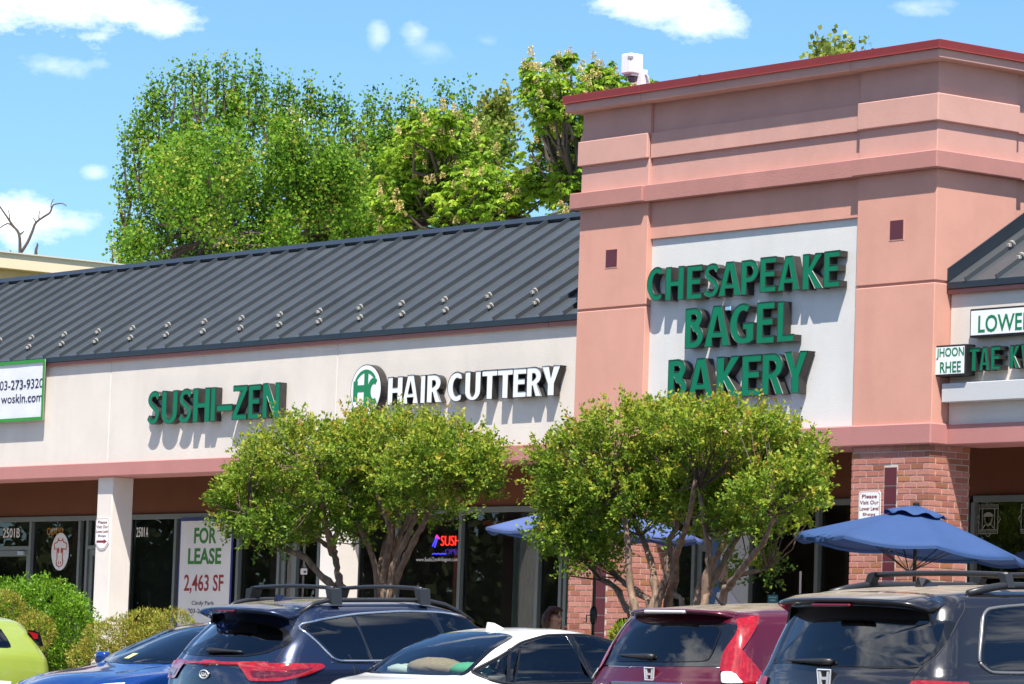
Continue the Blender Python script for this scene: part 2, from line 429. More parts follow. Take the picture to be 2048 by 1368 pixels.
# shaft pieces below the low band (upper and lower, groove between)
for (z0, z1, m, ins) in ((1.818, 3.06, M_PINK, 0.0), (.20, 1.79, M_PINK, 0.0), (1.785, 1.822, M_PINK, .018)):
    for (a, b) in ((-6.25, -4.948), (-1.262, .01)):
        wall('pilaster', m, a+ins, b-ins, ins, 1.25, z0, z1, c=.007 if not ins else 0)
wall('tower_face', M_PINK, -4.95, -1.26, .052, .3, 2.608, 3.06, c=.006)
wall('sign_panel', M_PANEL, -4.95, -1.26, .085, .3, .20, 2.62, c=0)
wall('tower_side_wall', M_PINK, -1.0, -.04, 1.25, TB, .2, 3.06, c=0)
wall('tower_side_wall', M_PINK, -6.21, -5.2, 1.25, TB, .2, 3.06, c=0)
wall('tower_back', M_PINK, -6.25, 0, TB-.3, TB, .2, 3.06, c=0)
wall('tower_roof', M_ROOF, -6.1, -.15, .15, TB-.15, 4.2, 4.29, c=0)
wall('tower_base_band', M_BAND if False else M_WBAND, -6.30, .055, -.052, .68, .0, .236, c=.014)
# square maroon insets
for xc in (-5.611, -.611):
    t_ = bx('inset_frame', M_PINK, BLD, xc-.122, xc+.122, -.004, .01, 2.295, 2.54)
    bx('maroon_inset', M_MAROON, BLD, xc-.105, xc+.105, -.0075, .01, 2.312, 2.522)

# ---- brick piers (0.0677 m courses, running bond), a strip of maroon tiles in each
def brick_mat(name, island):
    m = bpy.data.materials.new(name); m.use_nodes = True; nt = m.node_tree; b = nt.nodes['Principled BSDF']; b.inputs['Roughness'].default_value = .9
    b.inputs['Specular IOR Level'].default_value = .2
    if island: src = nt.nodes.new('ShaderNodeNewGeometry').outputs['Random Per Island']
    else: src = nt.nodes.new('ShaderNodeObjectInfo').outputs['Random']
    r = nt.nodes.new('ShaderNodeValToRGB'); r.color_ramp.interpolation = 'LINEAR'
    cols = [(0, (.38, .145, .105)), (.3, (.46, .195, .15)), (.55, (.52, .24, .19)), (.74, (.44, .18, .14)), (.80, (.45, .20, .09)), (.90, (.27, .10, .07)), (1, (.37, .16, .09))]
    e = r.color_ramp.elements; e[0].color = (*cols[0][1], 1); e[1].color = (*cols[-1][1], 1)
    for p, c in cols[1:-1]:
        k = e.new(p); k.color = (*c, 1)
    nt.links.new(src, r.inputs[0])
    tc = nt.nodes.new('ShaderNodeTexCoord'); n = nt.nodes.new('ShaderNodeTexNoise'); n.inputs['Scale'].default_value = 28; n.inputs['Detail'].default_value = 6
    nt.links.new(tc.outputs['Object'], n.inputs['Vector'])
    mx = nt.nodes.new('ShaderNodeMix'); mx.data_type = 'RGBA'; mx.blend_type = 'MULTIPLY'; mx.inputs['Factor'].default_value = .55
    rr = nt.nodes.new('ShaderNodeValToRGB'); rr.color_ramp.elements[0].position = .25; rr.color_ramp.elements[0].color = (.62, .58, .55, 1); rr.color_ramp.elements[1].color = (1.12, 1.1, 1.05, 1)
    nt.links.new(n.outputs[0], rr.inputs[0]); nt.links.new(r.outputs[0], mx.inputs['A']); nt.links.new(rr.outputs[0], mx.inputs['B']); nt.links.new(mx.outputs['Result'], b.inputs['Base Color'])
    bp = nt.nodes.new('ShaderNodeBump'); bp.inputs['Strength'].default_value = .5; bp.inputs['Distance'].default_value = .006
    nt.links.new(n.outputs[0], bp.inputs['Height']); nt.links.new(bp.outputs[0], b.inputs['Normal']); return m
M_BRICK = brick_mat('brick', False); M_BRICKI = brick_mat('brick island', True)
CH = .0677; BW, BH, BD = .193, .0575, .0915
_bm = {}
def brick_mesh(lx, ly):
    k = (round(lx, 3), round(ly, 3))
    if k not in _bm:
        me = MB().box(0, lx, 0, ly, 0, BH, c=.003).mesh('brick'); me.materials.append(M_BRICK); _bm[k] = me
    return _bm[k]
def pier(x0, x1, zlo, zhi, tile):
    core = bx('brick_pier', M_MORTAR, BLD, x0+.007, x1-.007, .007, .617, WALK, -.002)
    rest = MB(); depth = .624
    nrow = int((0-WALK)/CH)
    for r in range(nrow):
        zt = -.008 - r*CH; zb = zt-BH
        ind = zlo < zb < zhi
        def lay(bx0, bx1, by0, by1):
            if bx1-bx0 < .03 or by1-by0 < .03: return
            dy = random.uniform(-.0025, .0025)
            if ind:
                o = bpy.data.objects.new('brick', brick_mesh(bx1-bx0, by1-by0)); put(o, core, False); o.location = (bx0+random.uniform(-.001, .001), by0+dy*.5, zb+random.uniform(-.001, .001))
            else: rest.box(bx0, bx1, by0, by1, zb, zt)
        xr, xl, yb = x1, x0, depth
        if r % 2 == 0:                     # stretcher on the front at the right corner
            lay(xr-BW, xr, 0, BD); cur = xr-BW-.01; ys = BD+.01
        else:
            lay(xr-BD, xr, 0, BW); cur = xr-BD-.01; ys = BW+.01
        while cur > xl+.03:
            a = max(xl, cur-BW)
            if tile and zt > -3.1 and zb < tile[2] and a < tile[1]+.006 and cur > tile[0]-.006:
                if cur > tile[1]+.006: lay(tile[1]+.008, cur, 0, BD)
                if a < tile[0]-.006: lay(a, tile[0]-.008, 0, BD)
            else: lay(a, cur, 0, BD)
            cur = a-.01
        y = ys
        while y < yb-.03:                  # right side
            e = min(y+BW, yb); lay(xr-BD, xr, y, e); y = e+.01
        # back and left side stay plain, seen only in the shop glass
        y = BD+.01
        while y < yb-.03:
            e = min(y+BW, yb); rest.box(xl, xl+BD, y, e, zb, zt); y = e+.01
        cur = xr-BD-.01
        while cur > xl+BD+.03:
            a = max(xl+BD+.01, cur-BW); rest.box(a, cur, yb-BD, yb, zb, zt); cur = a-.01
    o = rest.build('bricks_rest', M_BRICKI, core); o['kind'] = 'stuff'
    if tile:
        z = tile[2]; 
        while z > -3.1:
            bx('tile', M_MAROON, core, tile[0], tile[1], .001, .03, z-.199, z, c=.003); z -= .211
    return core
pier(-1.25, 0.0, -1.80, 0.0, (-.715, -.520, -.243))
pier(-6.25, -5.0, -2.10, -.95, (-5.73, -5.535, -.243))
# joint that the two stucco columns of the left wing share with their wall panels
M_COLM = mat('cream column stucco', (.68, .62, .56), var=.04, vscale=1.5, dirt=.25, dirtcol=(.42, .40, .37), **STUC)
for x in (-28.94, -23.275, -17.61, -11.945):
    bx('column', M_COLM, BLD, x, x+.40, .30, .66, WALK, -.001, c=.010)

# ---- storefronts: frames, panes, doors
def pane(x0, x1, z0, z1, m=None): return MB().add([(x0, SFY+.03, z0), (x1, SFY+.03, z0), (x1, SFY+.03, z1), (x0, SFY+.03, z1)], [(0, 1, 2, 3)]).build('window_pane', m or M_GLASS, BLD)
def bar(x0, x1, z0, z1, d=.10, m=None): return bx('window_frame', m or M_FRAME, BLD, x0, x1, SFY-.03, SFY-.03+d, z0, z1, c=.003)
def sx(px, py=1100): return onY(px, py, SFY).x
TRZ = -.93    # top of the doors / transom bar
def front(bounds, doors=()):
    zs0, zs1 = WALK+.12, HEADZ
    a, b = bounds[0], bounds[-1]
    bar(a, b, zs1-.075, zs1, .11)
    bar(a, b, WALK, zs0, .11)
    for x in bounds: bar(x-.032, x+.032, zs0, zs1-.075)
    for i in range(len(bounds)-1):
        x0, x1 = bounds[i]+.032, bounds[i+1]-.032
        if i in doors:
            bar(x0, x1, TRZ-.03, TRZ+.03)
            pane(x0, x1, TRZ+.03, zs1-.075)
            d = bx('door', M_FRAME, BLD, x0+.01, x1-.01, SFY+.0, SFY+.05, TRZ-.13, TRZ-.035, c=.003)
            for (p, q, r_, s_) in ((x0+.01, x0+.10, WALK+.02, TRZ-.13), (x1-.10, x1-.01, WALK+.02, TRZ-.13), (x0+.10, x1-.10, WALK+.02, WALK+.22)):
                bx('door_stile', M_FRAME, d, p, q, SFY+.001, SFY+.049, r_, s_, c=.003)
            MB().add([(x0+.10, SFY+.025, WALK+.22), (x1-.10, SFY+.025, WALK+.22), (x1-.10, SFY+.025, TRZ-.13), (x0+.10, SFY+.025, TRZ-.13)], [(0, 1, 2, 3)]).build('door_pane', M_GLASS, d)
            bx('door_closer', mat('closer grey', (.5, .5, .5), .4, metal=.6), d, x1-.30, x1-.12, SFY-.05, SFY, TRZ-.11, TRZ-.05, c=.004)
            MB().tube([(x0+.16, SFY-.005, -2.35), (x0+.16, SFY-.06, -2.33), (x0+.16, SFY-.06, -2.03), (x0+.16, SFY-.005, -2.01)], .012, 6).build('door_handle', mat('closer grey', (.5, .5, .5), .4, metal=.6), d)
        else:
            pane(x0, x1, zs0, zs1-.075)
B1 = [-34.4, -32.2, -30.9, -28.6, -27.3, -25.0, -23.6, sx(2)-.35, sx(62), sx(160), sx(176), sx(258), sx(352), sx(478), sx(560), sx(594), sx(640), sx(715), sx(795), sx(922), sx(1078), sx(1125)]
front(B1, doors=(2, 4, 7, 10, 14, 16))
B2 = [sx(1125)+.1, sx(1300), sx(1390), sx(1500), sx(1636), sx(1735), sx(1935)]
front(B2, doors=(2,))
B3 = [sx(1935)+.1, sx(2150), sx(2350), 4.2, 6.0, 8.8]
front(B3)
# shop interiors
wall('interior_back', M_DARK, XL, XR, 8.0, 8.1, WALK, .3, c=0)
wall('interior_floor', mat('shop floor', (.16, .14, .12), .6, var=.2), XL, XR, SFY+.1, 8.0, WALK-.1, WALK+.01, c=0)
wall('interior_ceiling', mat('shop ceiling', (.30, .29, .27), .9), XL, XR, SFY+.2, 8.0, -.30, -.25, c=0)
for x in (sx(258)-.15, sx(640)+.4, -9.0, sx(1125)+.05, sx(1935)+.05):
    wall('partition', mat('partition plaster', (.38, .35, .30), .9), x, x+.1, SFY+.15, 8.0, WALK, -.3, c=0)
# ================================================================== channel letter signs
M_GREEN = mat('green sign acrylic', (.003, .165, .078), .35, var=.06, vscale=3, spec=.25)
M_SWHITE = mat('white sign acrylic', (.80, .80, .79), .3)
M_RETN = mat('bronze letter return', (.050, .046, .043), .35, var=.25, vscale=9, metal=.35)
M_TRIM = mat('letter trim cap', (.012, .03, .02), .4)
M_TRIMB = mat('black trim cap', (.015, .015, .016), .4)
# own letter shapes: list of polygons in a unit box, built from outlines (outer, holes) so that no faces overlap
def arc(cx, cy, rx, ry, a0, a1, n=10): return [(cx+rx*math.cos(math.radians(a0+(a1-a0)*i/n)), cy+ry*math.sin(math.radians(a0+(a1-a0)*i/n))) for i in range(n+1)]
def glyph(ch, t=.24, h=.15):
    """bold sans capital in the box 0..1 x 0..1; t = stem width, h = bar height (fractions)"""
    if ch == 'I': return [[(0, 0), (1, 0), (1, 1), (0, 1)]], []
    if ch == '-': return [[(0, 0), (1, 0), (1, 1), (0, 1)]], []
    if ch == 'H': return [[(0, 0), (t, 0), (t, .42), (1-t, .42), (1-t, 0), (1, 0), (1, 1), (1-t, 1), (1-t, .42+h), (t, .42+h), (t, 1), (0, 1)]], []
    if ch == 'E': return [[(0, 0), (1, 0), (1, h), (t*1.15, h), (t*1.15, .44), (.9, .44), (.9, .44+h), (t*1.15, .44+h), (t*1.15, 1-h), (1, 1-h), (1, 1), (0, 1)]], []
    if ch == 'F': return [[(0, 0), (t*1.15, 0), (t*1.15, .40), (.88, .40), (.88, .40+h), (t*1.15, .40+h), (t*1.15, 1-h), (1, 1-h), (1, 1), (0, 1)]], []
    if ch == 'L': return [[(0, 0), (1, 0), (1, h), (t*1.2, h), (t*1.2, 1), (0, 1)]], []
    if ch == 'T': k = t*.55; return [[(.5-k, 0), (.5+k, 0), (.5+k, 1-h), (1, 1-h), (1, 1), (0, 1), (0, 1-h), (.5-k, 1-h)]], []
    if ch == 'Z': return [[(0, 0), (1, 0), (1, h), (.34, h), (1, 1-h*.9), (1, 1), (.04, 1), (.04, 1-h), (.66, 1-h), (0, h*.9)]], []
    if ch == 'N': return [[(0, 0), (t*.85, 0), (t*.85, .62), (1-t*.95, 0), (1, 0), (1, 1), (1-t*.85, 1), (1-t*.85, .38), (t*.95, 1), (0, 1)]], []
    if ch == 'A': return [[(0, 0), (t*1.02, 0), (.30, .22), (.70, .22), (1-t*1.02, 0), (1, 0), (.5+t*.56, 1), (.5-t*.56, 1)]], [[(.36, .36), (.5, .78), (.64, .36)]]
    if ch == 'Y': return [[(.5-t*.52, 0), (.5+t*.52, 0), (.5+t*.52, .40), (1, 1), (1-t*1.1, 1), (.5, .60), (t*1.1, 1), (0, 1), (.5-t*.52, .40)]], []
    if ch == 'K': return [[(0, 0), (t*1.05, 0), (t*1.05, .40), (1-t*1.28, 0), (1, 0), (.46, .52), (.97, 1), (1-t*1.35, 1), (t*1.05, .62), (t*1.05, 1), (0, 1)]], []
    if ch == 'W': return [[(.18, 0), (.38, 0), (.5, .55), (.62, 0), (.82, 0), (1, 1), (.84, 1), (.71, .36), (.57, 1), (.43, 1), (.29, .36), (.16, 1), (0, 1)]], []
    if ch == 'U': return [[(0, 1)] + arc(.5, .34, .5, .34, 180, 360, 14) + [(1, 1), (1-t, 1)] + arc(.5, .36, .5-t, .21, 360, 180, 12) + [(t, 1)]], []
    if ch == 'O': return [arc(.5, .5, .5, .5, 0, 360, 28)[:-1]], [arc(.5, .5, .5-t, .5-h, 0, 360, 28)[:-1]]
    if ch == 'D': return [[(0, 0), (.45, 0)] + arc(.45, .5, .55, .5, -90, 90, 16) + [(0, 1)]], [[(t, h), (.42, h)] + arc(.42, .5, .58-t, .5-h, -90, 90, 14) + [(t, 1-h)]]
    if ch == 'C': return [arc(.56, .5, .56, .5, 60, 300, 22) + [(.88, .02+h*1.1)] + arc(.58, .5, .58-t, .5-h, 298, 62, 20) + [(.90, 1-.04-h)]], []
    if ch == 'G': return [arc(.55, .5, .55, .5, 58, 272, 22) + [(.86, .03), (1, .08), (1, .52), (.56, .52), (.56, .52-h*.95), (1-t, .52-h*.95), (1-t, .17)] + arc(.57, .5, .57-t, .5-h, 280, 60, 20)], []
    if ch == 'P': return [[(0, 0), (t*1.05, 0), (t*1.05, .36), (.48, .36)] + arc(.48, .68, .52, .32, -90, 90, 14) + [(0, 1)]], [[(t*1.05, .36+h), (.46, .36+h)] + arc(.46, .68, .53-t, .32-h, -90, 90, 12) + [(t*1.05, 1-h)]]
    if ch == 'R': return [[(0, 0), (t*1.05, 0), (t*1.05, .38), (.40, .38), (1-t*1.15, 0), (1, 0), (.68, .42)] + arc(.48, .70, .47, .30, -62, 90, 12) + [(0, 1)]], [[(t*1.05, .38+h*.9), (.46, .38+h*.9)] + arc(.46, .69, .48-t, .30-h, -90, 90, 12) + [(t*1.05, 1-h)]]
    if ch == 'B': return [[(0, 0), (.5, 0)] + arc(.5, .28, .5, .28, -90, 58, 12) + arc(.48, .755, .44, .245, -38, 90, 12) + [(0, 1)]], [[(t*1.05, h), (.47, h)] + arc(.47, .285, .51-t, .285-h, -90, 90, 10) + [(t*1.05, .57-h*.0-.0)], [(t*1.05, .57+h*.75), (.45, .57+h*.75)] + arc(.45, .76+h*.02, .45-t*.95, .205-h*.75, -90, 90, 10)[1:] + [(t*1.05, 1-h*.98)]]
    if ch == 'S':
        # spine swept as a ribbon
        c = [(.90, .80), (.74, .905), (.52, .93), (.30, .89), (.17, .77), (.22, .645), (.42, .555), (.62, .475), (.80, .375), (.83, .235), (.70, .115), (.48, .07), (.26, .095), (.08, .20)]
        p = []
        for i in range(len(c)-1):                       # Catmull-Rom refine
            p0, p1, p2, p3 = [Vector(c[max(0, min(len(c)-1, j))]) for j in (i-1, i, i+1, i+2)]
            for k in range(3):
                s = k/3; p.append(.5*((2*p1)+(-p0+p2)*s+(2*p0-5*p1+4*p2-p3)*s*s+(-p0+3*p1-3*p2+p3)*s**3))
        p.append(Vector(c[-1])); l, r_ = [], []
        for i, q in enumerate(p):
            d = p[min(i+1, len(p)-1)]-p[max(i-1, 0)]
            n = Vector((-d.y, d.x)).normalized(); l.append((q.x+n.x*t*.47, q.y+n.y*h*.5)); r_.append((q.x-n.x*t*.47, q.y-n.y*h*.5))
        P = l+r_[::-1]
        xs = [a for a, b in P]; ysx = [b for a, b in P]
        return [[((a-min(xs))/(max(xs)-min(xs)), (b-min(ysx))/(max(ysx)-min(ysx))) for a, b in P]], []
    if ch == 'J': return [[(1, 1), (1-t*1.1, 1), (1-t*1.1, .30)] + arc(.5, .30, .5-t*1.1, .30-h, 0, -170, 10) + arc(.5, .30, .5, .30, -172, 0, 12)], []
    return [[(0, 0), (1, 0), (1, 1), (0, 1)]], []
from mathutils.geometry import tessellate_polygon
def letter(parent, ch, x0, x1, z0, z1, yf, depth, mface, mret=None, mtrim=None, t=.24, h=.15, dep=0.0):
    outer, holes = glyph(ch, t, h)
    def P(pt, y): return (x0+pt[0]*(x1-x0), y, z0+pt[1]*(z1-z0))
    lo = MB(); face = MB(); trim = MB()
    polys = outer+holes
    tri = tessellate_polygon([[Vector((a, b, 0)) for a, b in pl] for pl in polys])
    flat = [p for pl in polys for p in pl]
    face.add([P(p, yf-.006) for p in flat], tri)
    lo.add([P(p, yf) for p in flat], tri); lo.add([P(p, yf+depth) for p in flat], tri)
    for pl in polys:
        n = len(pl)
        lo.add([P(p, yf) for p in pl]+[P(p, yf+depth) for p in pl], [(i, (i+1) % n, n+(i+1) % n, n+i) for i in range(n)])
        # trim cap: a thin bead round every edge of the face
        pts = [Vector(P(p, yf-.004)) for p in pl]; pts.append(pts[0])
        trim.tube(pts, .0075, 4, cap=False)
    o = lo.build('letter', mret or M_RETN, parent)
    f = face.build('letter_face', mface, o)
    trim.build('trim_cap', mtrim or M_TRIM, o)
    return o
def sign_row(parent, spec, off, s, wallY, depth, mface, mtrim=None, gap=.012, t=.24, h=.15):
    """spec: (char, x0, x1, y0, y1) measured in a picture crop with offset off and scale s"""
    yf = wallY-depth-gap
    for (ch, a, b, c, d) in spec:
        pa = onY(off[0]+a/s, off[1]+(c+d)/2/s, yf); pb = onY(off[0]+b/s, off[1]+(c+d)/2/s, yf)
        zt = onY(off[0]+(a+b)/2/s, off[1]+c/s, yf).z; zb = onY(off[0]+(a+b)/2/s, off[1]+d/s, yf).z
        letter(parent, ch, pa.x, pb.x, zb, zt, yf, depth, mface, None, mtrim, t=(.9 if ch == 'I' else t), h=h)
S1 = thing('channel_letter_sign', 'green channel letters of two words joined by a dash on the cream wall', 'sign', (-14.5, .2, .7))
z1 = [('S', 1097, 1180, 380, 622), ('U', 1200, 1313, 375, 620), ('S', 1328, 1417, 362, 612), ('H', 1432, 1553, 355, 605), ('I', 1562, 1594, 350, 600), ('-', 1606, 1720, 478, 524)]
sign_row(S1, z1, (0, 680), 3.698, .25, .105, M_GREEN, t=.29, h=.155)
z1 = [('Z', 180, 258, 195, 380), ('E', 268, 332, 190, 375), ('N', 345, 437, 180, 370)]
sign_row(S1, z1, (400, 700), 2.7357, .25, .105, M_GREEN, t=.30, h=.155)
S2 = thing('channel_letter_sign', 'white channel letters of two words on the cream wall right of the round logo', 'sign', (-8.6, .2, .8))
z2 = [('H', 482, 563, 968, 1120), ('A', 563, 651, 958, 1115), ('I', 662, 687, 958, 1112), ('R', 697, 776, 955, 1108), ('C', 810, 898, 942, 1103), ('U', 905, 990, 938, 1097), ('T', 998, 1081, 932, 1090), ('T', 1083, 1166, 927, 1085), ('E', 1168, 1240, 922, 1080), ('R', 1243, 1325, 915, 1075), ('Y', 1325, 1426, 907, 1070)]
sign_row(S2, z2, (600, 400), 2.7357, .25, .09, M_SWHITE, M_TRIMB, t=.34, h=.20)
# round logo with the HC monogram
L2 = thing('round_logo_sign', 'round white logo sign with green monogram on the cream wall', 'sign', (-10.5, .2, .8))
yf = .25-.12
c = onY(600+361/2.7357, 400+1040/2.7357, yf); rx = (onY(600+445/2.7357, 780, yf).x-onY(600+278/2.7357, 780, yf).x)/2; rz = rx*.99
def disc(cx, cz, ra, rb, y0, y1, n=48):
    m = MB(); o = [(cx+ra*math.cos(2*math.pi*i/n), cz+rb*math.sin(2*math.pi*i/n)) for i in range(n)]
    m.prism([(x, y0, z) for x, z in o], (0, y1-y0, 0)); return m
disc(c.x, c.z, rx, rz, yf, .24).build('can', M_RETN, L2)
disc(c.x, c.z, rx*.965, rz*.965, yf-.006, yf+.01).build('logo_face', M_SWHITE, L2)
disc(c.x, c.z, rx, rz, yf-.003, yf+.004).build('rim', M_TRIMB, L2)
M_GR2 = mat('logo green vinyl', (.01, .20, .07), .4)
def flat_poly(name, pts, y, m, parent, d=.003):
    return MB().prism([(c.x+a*rx, y, c.z+b*rz) for a, b in pts], (0, d, 0)).build(name, m, parent)
flat_poly('monogram', [(-.80, -.42), (-.52, -.42), (-.52, -.06), (-.10, -.06), (-.10, -.86), (.16, -.86), (.16, .66), (-.10, .66), (-.10, .20), (-.52, .20), (-.52, .36), (-.80, .36)], yf-.010, M_GR2, L2)
flat_poly('monogram', [(a, b) for a, b in arc(.52, -.06, .40, .52, 55, 305, 18)] + [(a, b) for a, b in arc(.54, -.06, .20, .30, 300, 60, 16)], yf-.011, M_GR2, L2)
flat_poly('monogram', arc(0, .0, .80, .80, 38, 152, 16)+arc(.0, .0, .70, .68, 150, 40, 16), yf-.0105, M_GR2, L2)
S3 = thing('channel_letter_sign', 'three rows of large green channel letters on the white tower panel', 'sign', (-3.1, 0, 1.3))
z3 = [('C', 138, 240, 350, 552), ('H', 250, 358, 345, 547), ('E', 380, 470, 337, 540), ('S', 483, 573, 328, 530), ('A', 572, 707, 315, 521), ('P', 710, 812, 305, 512), ('E', 825, 920, 287, 497), ('A', 932, 1063, 280, 488), ('K', 1083, 1207, 265, 480), ('E', 1213, 1307, 250, 467),
      ('B', 370, 478, 597, 838), ('A', 487, 640, 583, 828), ('G', 642, 783, 570, 815), ('E', 805, 910, 560, 808), ('L', 930, 1030, 553, 799),
      ('B', 265, 377, 910, 1150), ('A', 388, 537, 902, 1142), ('K', 560, 703, 890, 1136), ('E', 715, 828, 882, 1128), ('R', 838, 965, 873, 1120), ('Y', 968, 1110, 860, 1112)]
sign_row(S3, z3, (1250, 420), 3.04, .085, .115, M_GREEN, t=.29, h=.165)
bx('rating_label', mat('sign label', (.7, .7, .7), .5), S3, -1.845, -1.765, -.075, -.071, .55, .70) if False else None
# right wing: lit cabinet, small cabinet, letters, light shelf
def zr(a, b): return (1840+a/3.798, 560+b/3.798)
S4 = thing('channel_letter_sign', 'green channel letters on the right wing just above the grey light shelf', 'sign', (1.5, .2, .95))
z4 = [('T', 372, 452, 517, 690), ('A', 455, 531, 507, 685), ('E', 543, 612, 502, 678), ('K', 687, 762, 493, 668), ('W', 772, 880, 483, 660), ('O', 890, 965, 477, 655), ('N', 980, 1055, 468, 645), ('D', 1110, 1185, 455, 632), ('O', 1195, 1270, 448, 626)]
sign_row(S4, z4, (1840, 560), 3.798, .25, .12, M_GREEN, t=.31, h=.17)
def cabinet(name, label, pts, yf, yb, lines, extra_x=None):
    a = onY(*zr(*pts[0]), yf); b = onY(*zr(*pts[1]), yf)
    x0, x1, zt, zb = a.x, (extra_x if extra_x else b.x), a.z, b.z
    T = thing(name, label, 'sign', ((x0+x1)/2, yb, zb))
    bx('cabinet', M_TRIMB, T, x0, x1, yf, yb, zb, zt, c=.006)
    bx('sign_face', M_SWHITE, T, x0+.022, x1-.022, yf-.004, yf+.01, zb+.022, zt-.022)
    for (tx, p, q) in lines:
        u = onY(*zr(*p), yf-.008); w = onY(*zr(*q), yf-.008)
        text_obj('word', tx, u.x, w.x, w.z, u.z, yf-.007, mat('sign green print', (.005, .17, .06), .45), T, depth=.002, offset=.012)
    return T
cabinet('cabinet_sign', 'long white box sign with green lettering and dark frame under the right roof', ((380, 222), (790, 410)), .13, .248, [('LOWER', (443, 270), (850, 372)), ('LEVEL', (905, 238), (1290, 345)), ('SHOPS', (1350, 210), (1740, 320))], extra_x=3.45)
cabinet('cabinet_sign', 'small square white box sign with two green words beside the tower corner', ((108, 500), (345, 722)), .05, .20, [('JHOON', (125, 520), (332, 594)), ('RHEE', (152, 624), (308, 697))])
a = onY(*zr(165, 787), .10); b = onY(*zr(165, 930), .10)
SH = tag(MB().box(a.x, 7.5, .10, .248, b.z, a.z, c=.006).build('light_shelf', mat('shelf grey stucco', (.52, .52, .52), rough=.9, bump=.3, bscale=70)), 'long pale grey boxed light shelf under the right wing letters', 'light shelf')

# ---- vinyl banner at the left end
T = thing('vinyl_banner', 'white vinyl banner with green border and phone number under the left roof edge', 'banner', (-21, .15, .9))
bm_ = MB(); nx_, nz_ = 24, 8; x0b, x1b, z0b, z1b = -22.6, -18.99, .875, 1.78
vs = []
for j in range(nz_+1):
    for i in range(nx_+1):
        x = x0b+(x1b-x0b)*i/nx_; z = z0b+(z1b-z0b)*j/nz_
        sag = .012*math.sin(i*1.7)*(1 if j in (0, nz_) else .4) + (-.012*math.sin(math.pi*((i*.5) % 1)) if j == 0 else 0)
        vs.append((x, .158+.003*math.sin(i*.9+j*.6)*math.sin(math.pi*j/nz_), z+sag*.5))
idx = [(j*(nx_+1)+i, j*(nx_+1)+i+1, (j+1)*(nx_+1)+i+1, (j+1)*(nx_+1)+i) for j in range(nz_) for i in range(nx_)]
bm_.add(vs, idx); o = bm_.build('banner_sheet', mat('white vinyl', (.74, .74, .75), .45, var=.06, vscale=2), T, smooth=True)
M_BGRN = mat('banner green', (.03, .26, .03), .5)
for (a_, b_, c_, d_) in ((x0b, x1b, z1b-.045, z1b+.004), (x0b, x1b, z0b-.004, z0b+.045), (x1b-.045, x1b+.003, z0b+.045, z1b-.045)):
    bx('banner_border', M_BGRN, T, a_, b_, .140, .146, c_, d_)
M_NAVY = mat('navy print', (.012, .012, .06), .5)
pb = onY(86, 767, .15); wpn = (pb.x-onY(0, 767, .15).x)*12/10.9
text_obj('phone_number', '703-273-9320', pb.x-wpn, pb.x, onY(60, 777, .15).z, onY(60, 758, .15).z, .1525, M_NAVY, T, depth=.002, offset=.004)
text_obj('web_address', 'woskin.com', onY(2, 795, .15).x, onY(84, 795, .15).x, onY(60, 804, .15).z, onY(60, 786, .15).z, .1525, M_NAVY, T, depth=.002, offset=.004)

# ---- small wayfinding plaques
M_PLQ = mat('plaque white', (.78, .77, .74), .45); M_CRIM = mat('crimson print', (.20, .012, .02), .5)
def plaque(label, x0, x1, zt, zb, y, rows, arrow):
    T = thing('wayfinding_plaque', label, 'sign', ((x0+x1)/2, y, zb), 'visit our lower level shops plaques')
    w = x1-x0; cx = (x0+x1)/2; k = w*.09
    def outl(s): 
        a, b = w/2*s, (zt-zb)
        pts = [(-a+k, zt-(1-s)*w/2), (a-k, zt-(1-s)*w/2), (a, zt-k-(1-s)*w/2), (a, zb+.10+(1-s)*w/2)]
        pts += [(p*s*w*.30, zb+.055+(1-s)*w/2-.05*math.cos(q)) for p, q in ((1, 1.2), (.8, .8), (.4, .35), (0, 0), (-.4, .35), (-.8, .8), (-1, 1.2))]
        return pts + [(-a, zb+.10+(1-s)*w/2), (-a, zt-k-(1-s)*w/2)]
    for s, yy, m in ((1.0, y-.012, M_PLQ), (.95, y-.0135, M_CRIM), (.915, y-.015, M_PLQ)):
        MB().prism([(cx+p, yy, q) for p, q in outl(s)], (0, .008, 0)).build('plate', m, T)
    hh = (zt-zb)
    for i, r in enumerate(rows):
        ww = w*min(.86, .105*len(r)+.05); zc = zt-hh*(.13+i*.145)
        text_obj('lettering', r, cx-ww/2, cx+ww/2, zc-hh*.045, zc+hh*.045, y-.0175, M_CRIM, T, depth=.0015, offset=.008)
    if arrow:
        zc = zt-hh*.735
        MB().prism([(cx-w*.38, y-.0175, zc-.016), (cx+w*.15, y-.0175, zc-.016), (cx+w*.15, y-.0175, zc-.034), (cx+w*.38, y-.0175, zc), (cx+w*.15, y-.0175, zc+.034), (cx+w*.15, y-.0175, zc+.016), (cx-w*.38, y-.0175, zc+.016)], (0, .0015, 0)).build('arrow', M_CRIM, T)
ROWS = ('Please', 'Visit Our', 'Lower Level', 'Shops')
plaque('white plaque with crimson arrow on the cream column', -17.60, -17.235, -.60, -1.065, .30, ROWS, True)
plaque('white plaque on the brick pier above the blue umbrella', -1.105, -.752, -.50, -.97, 0.0, ROWS, True)

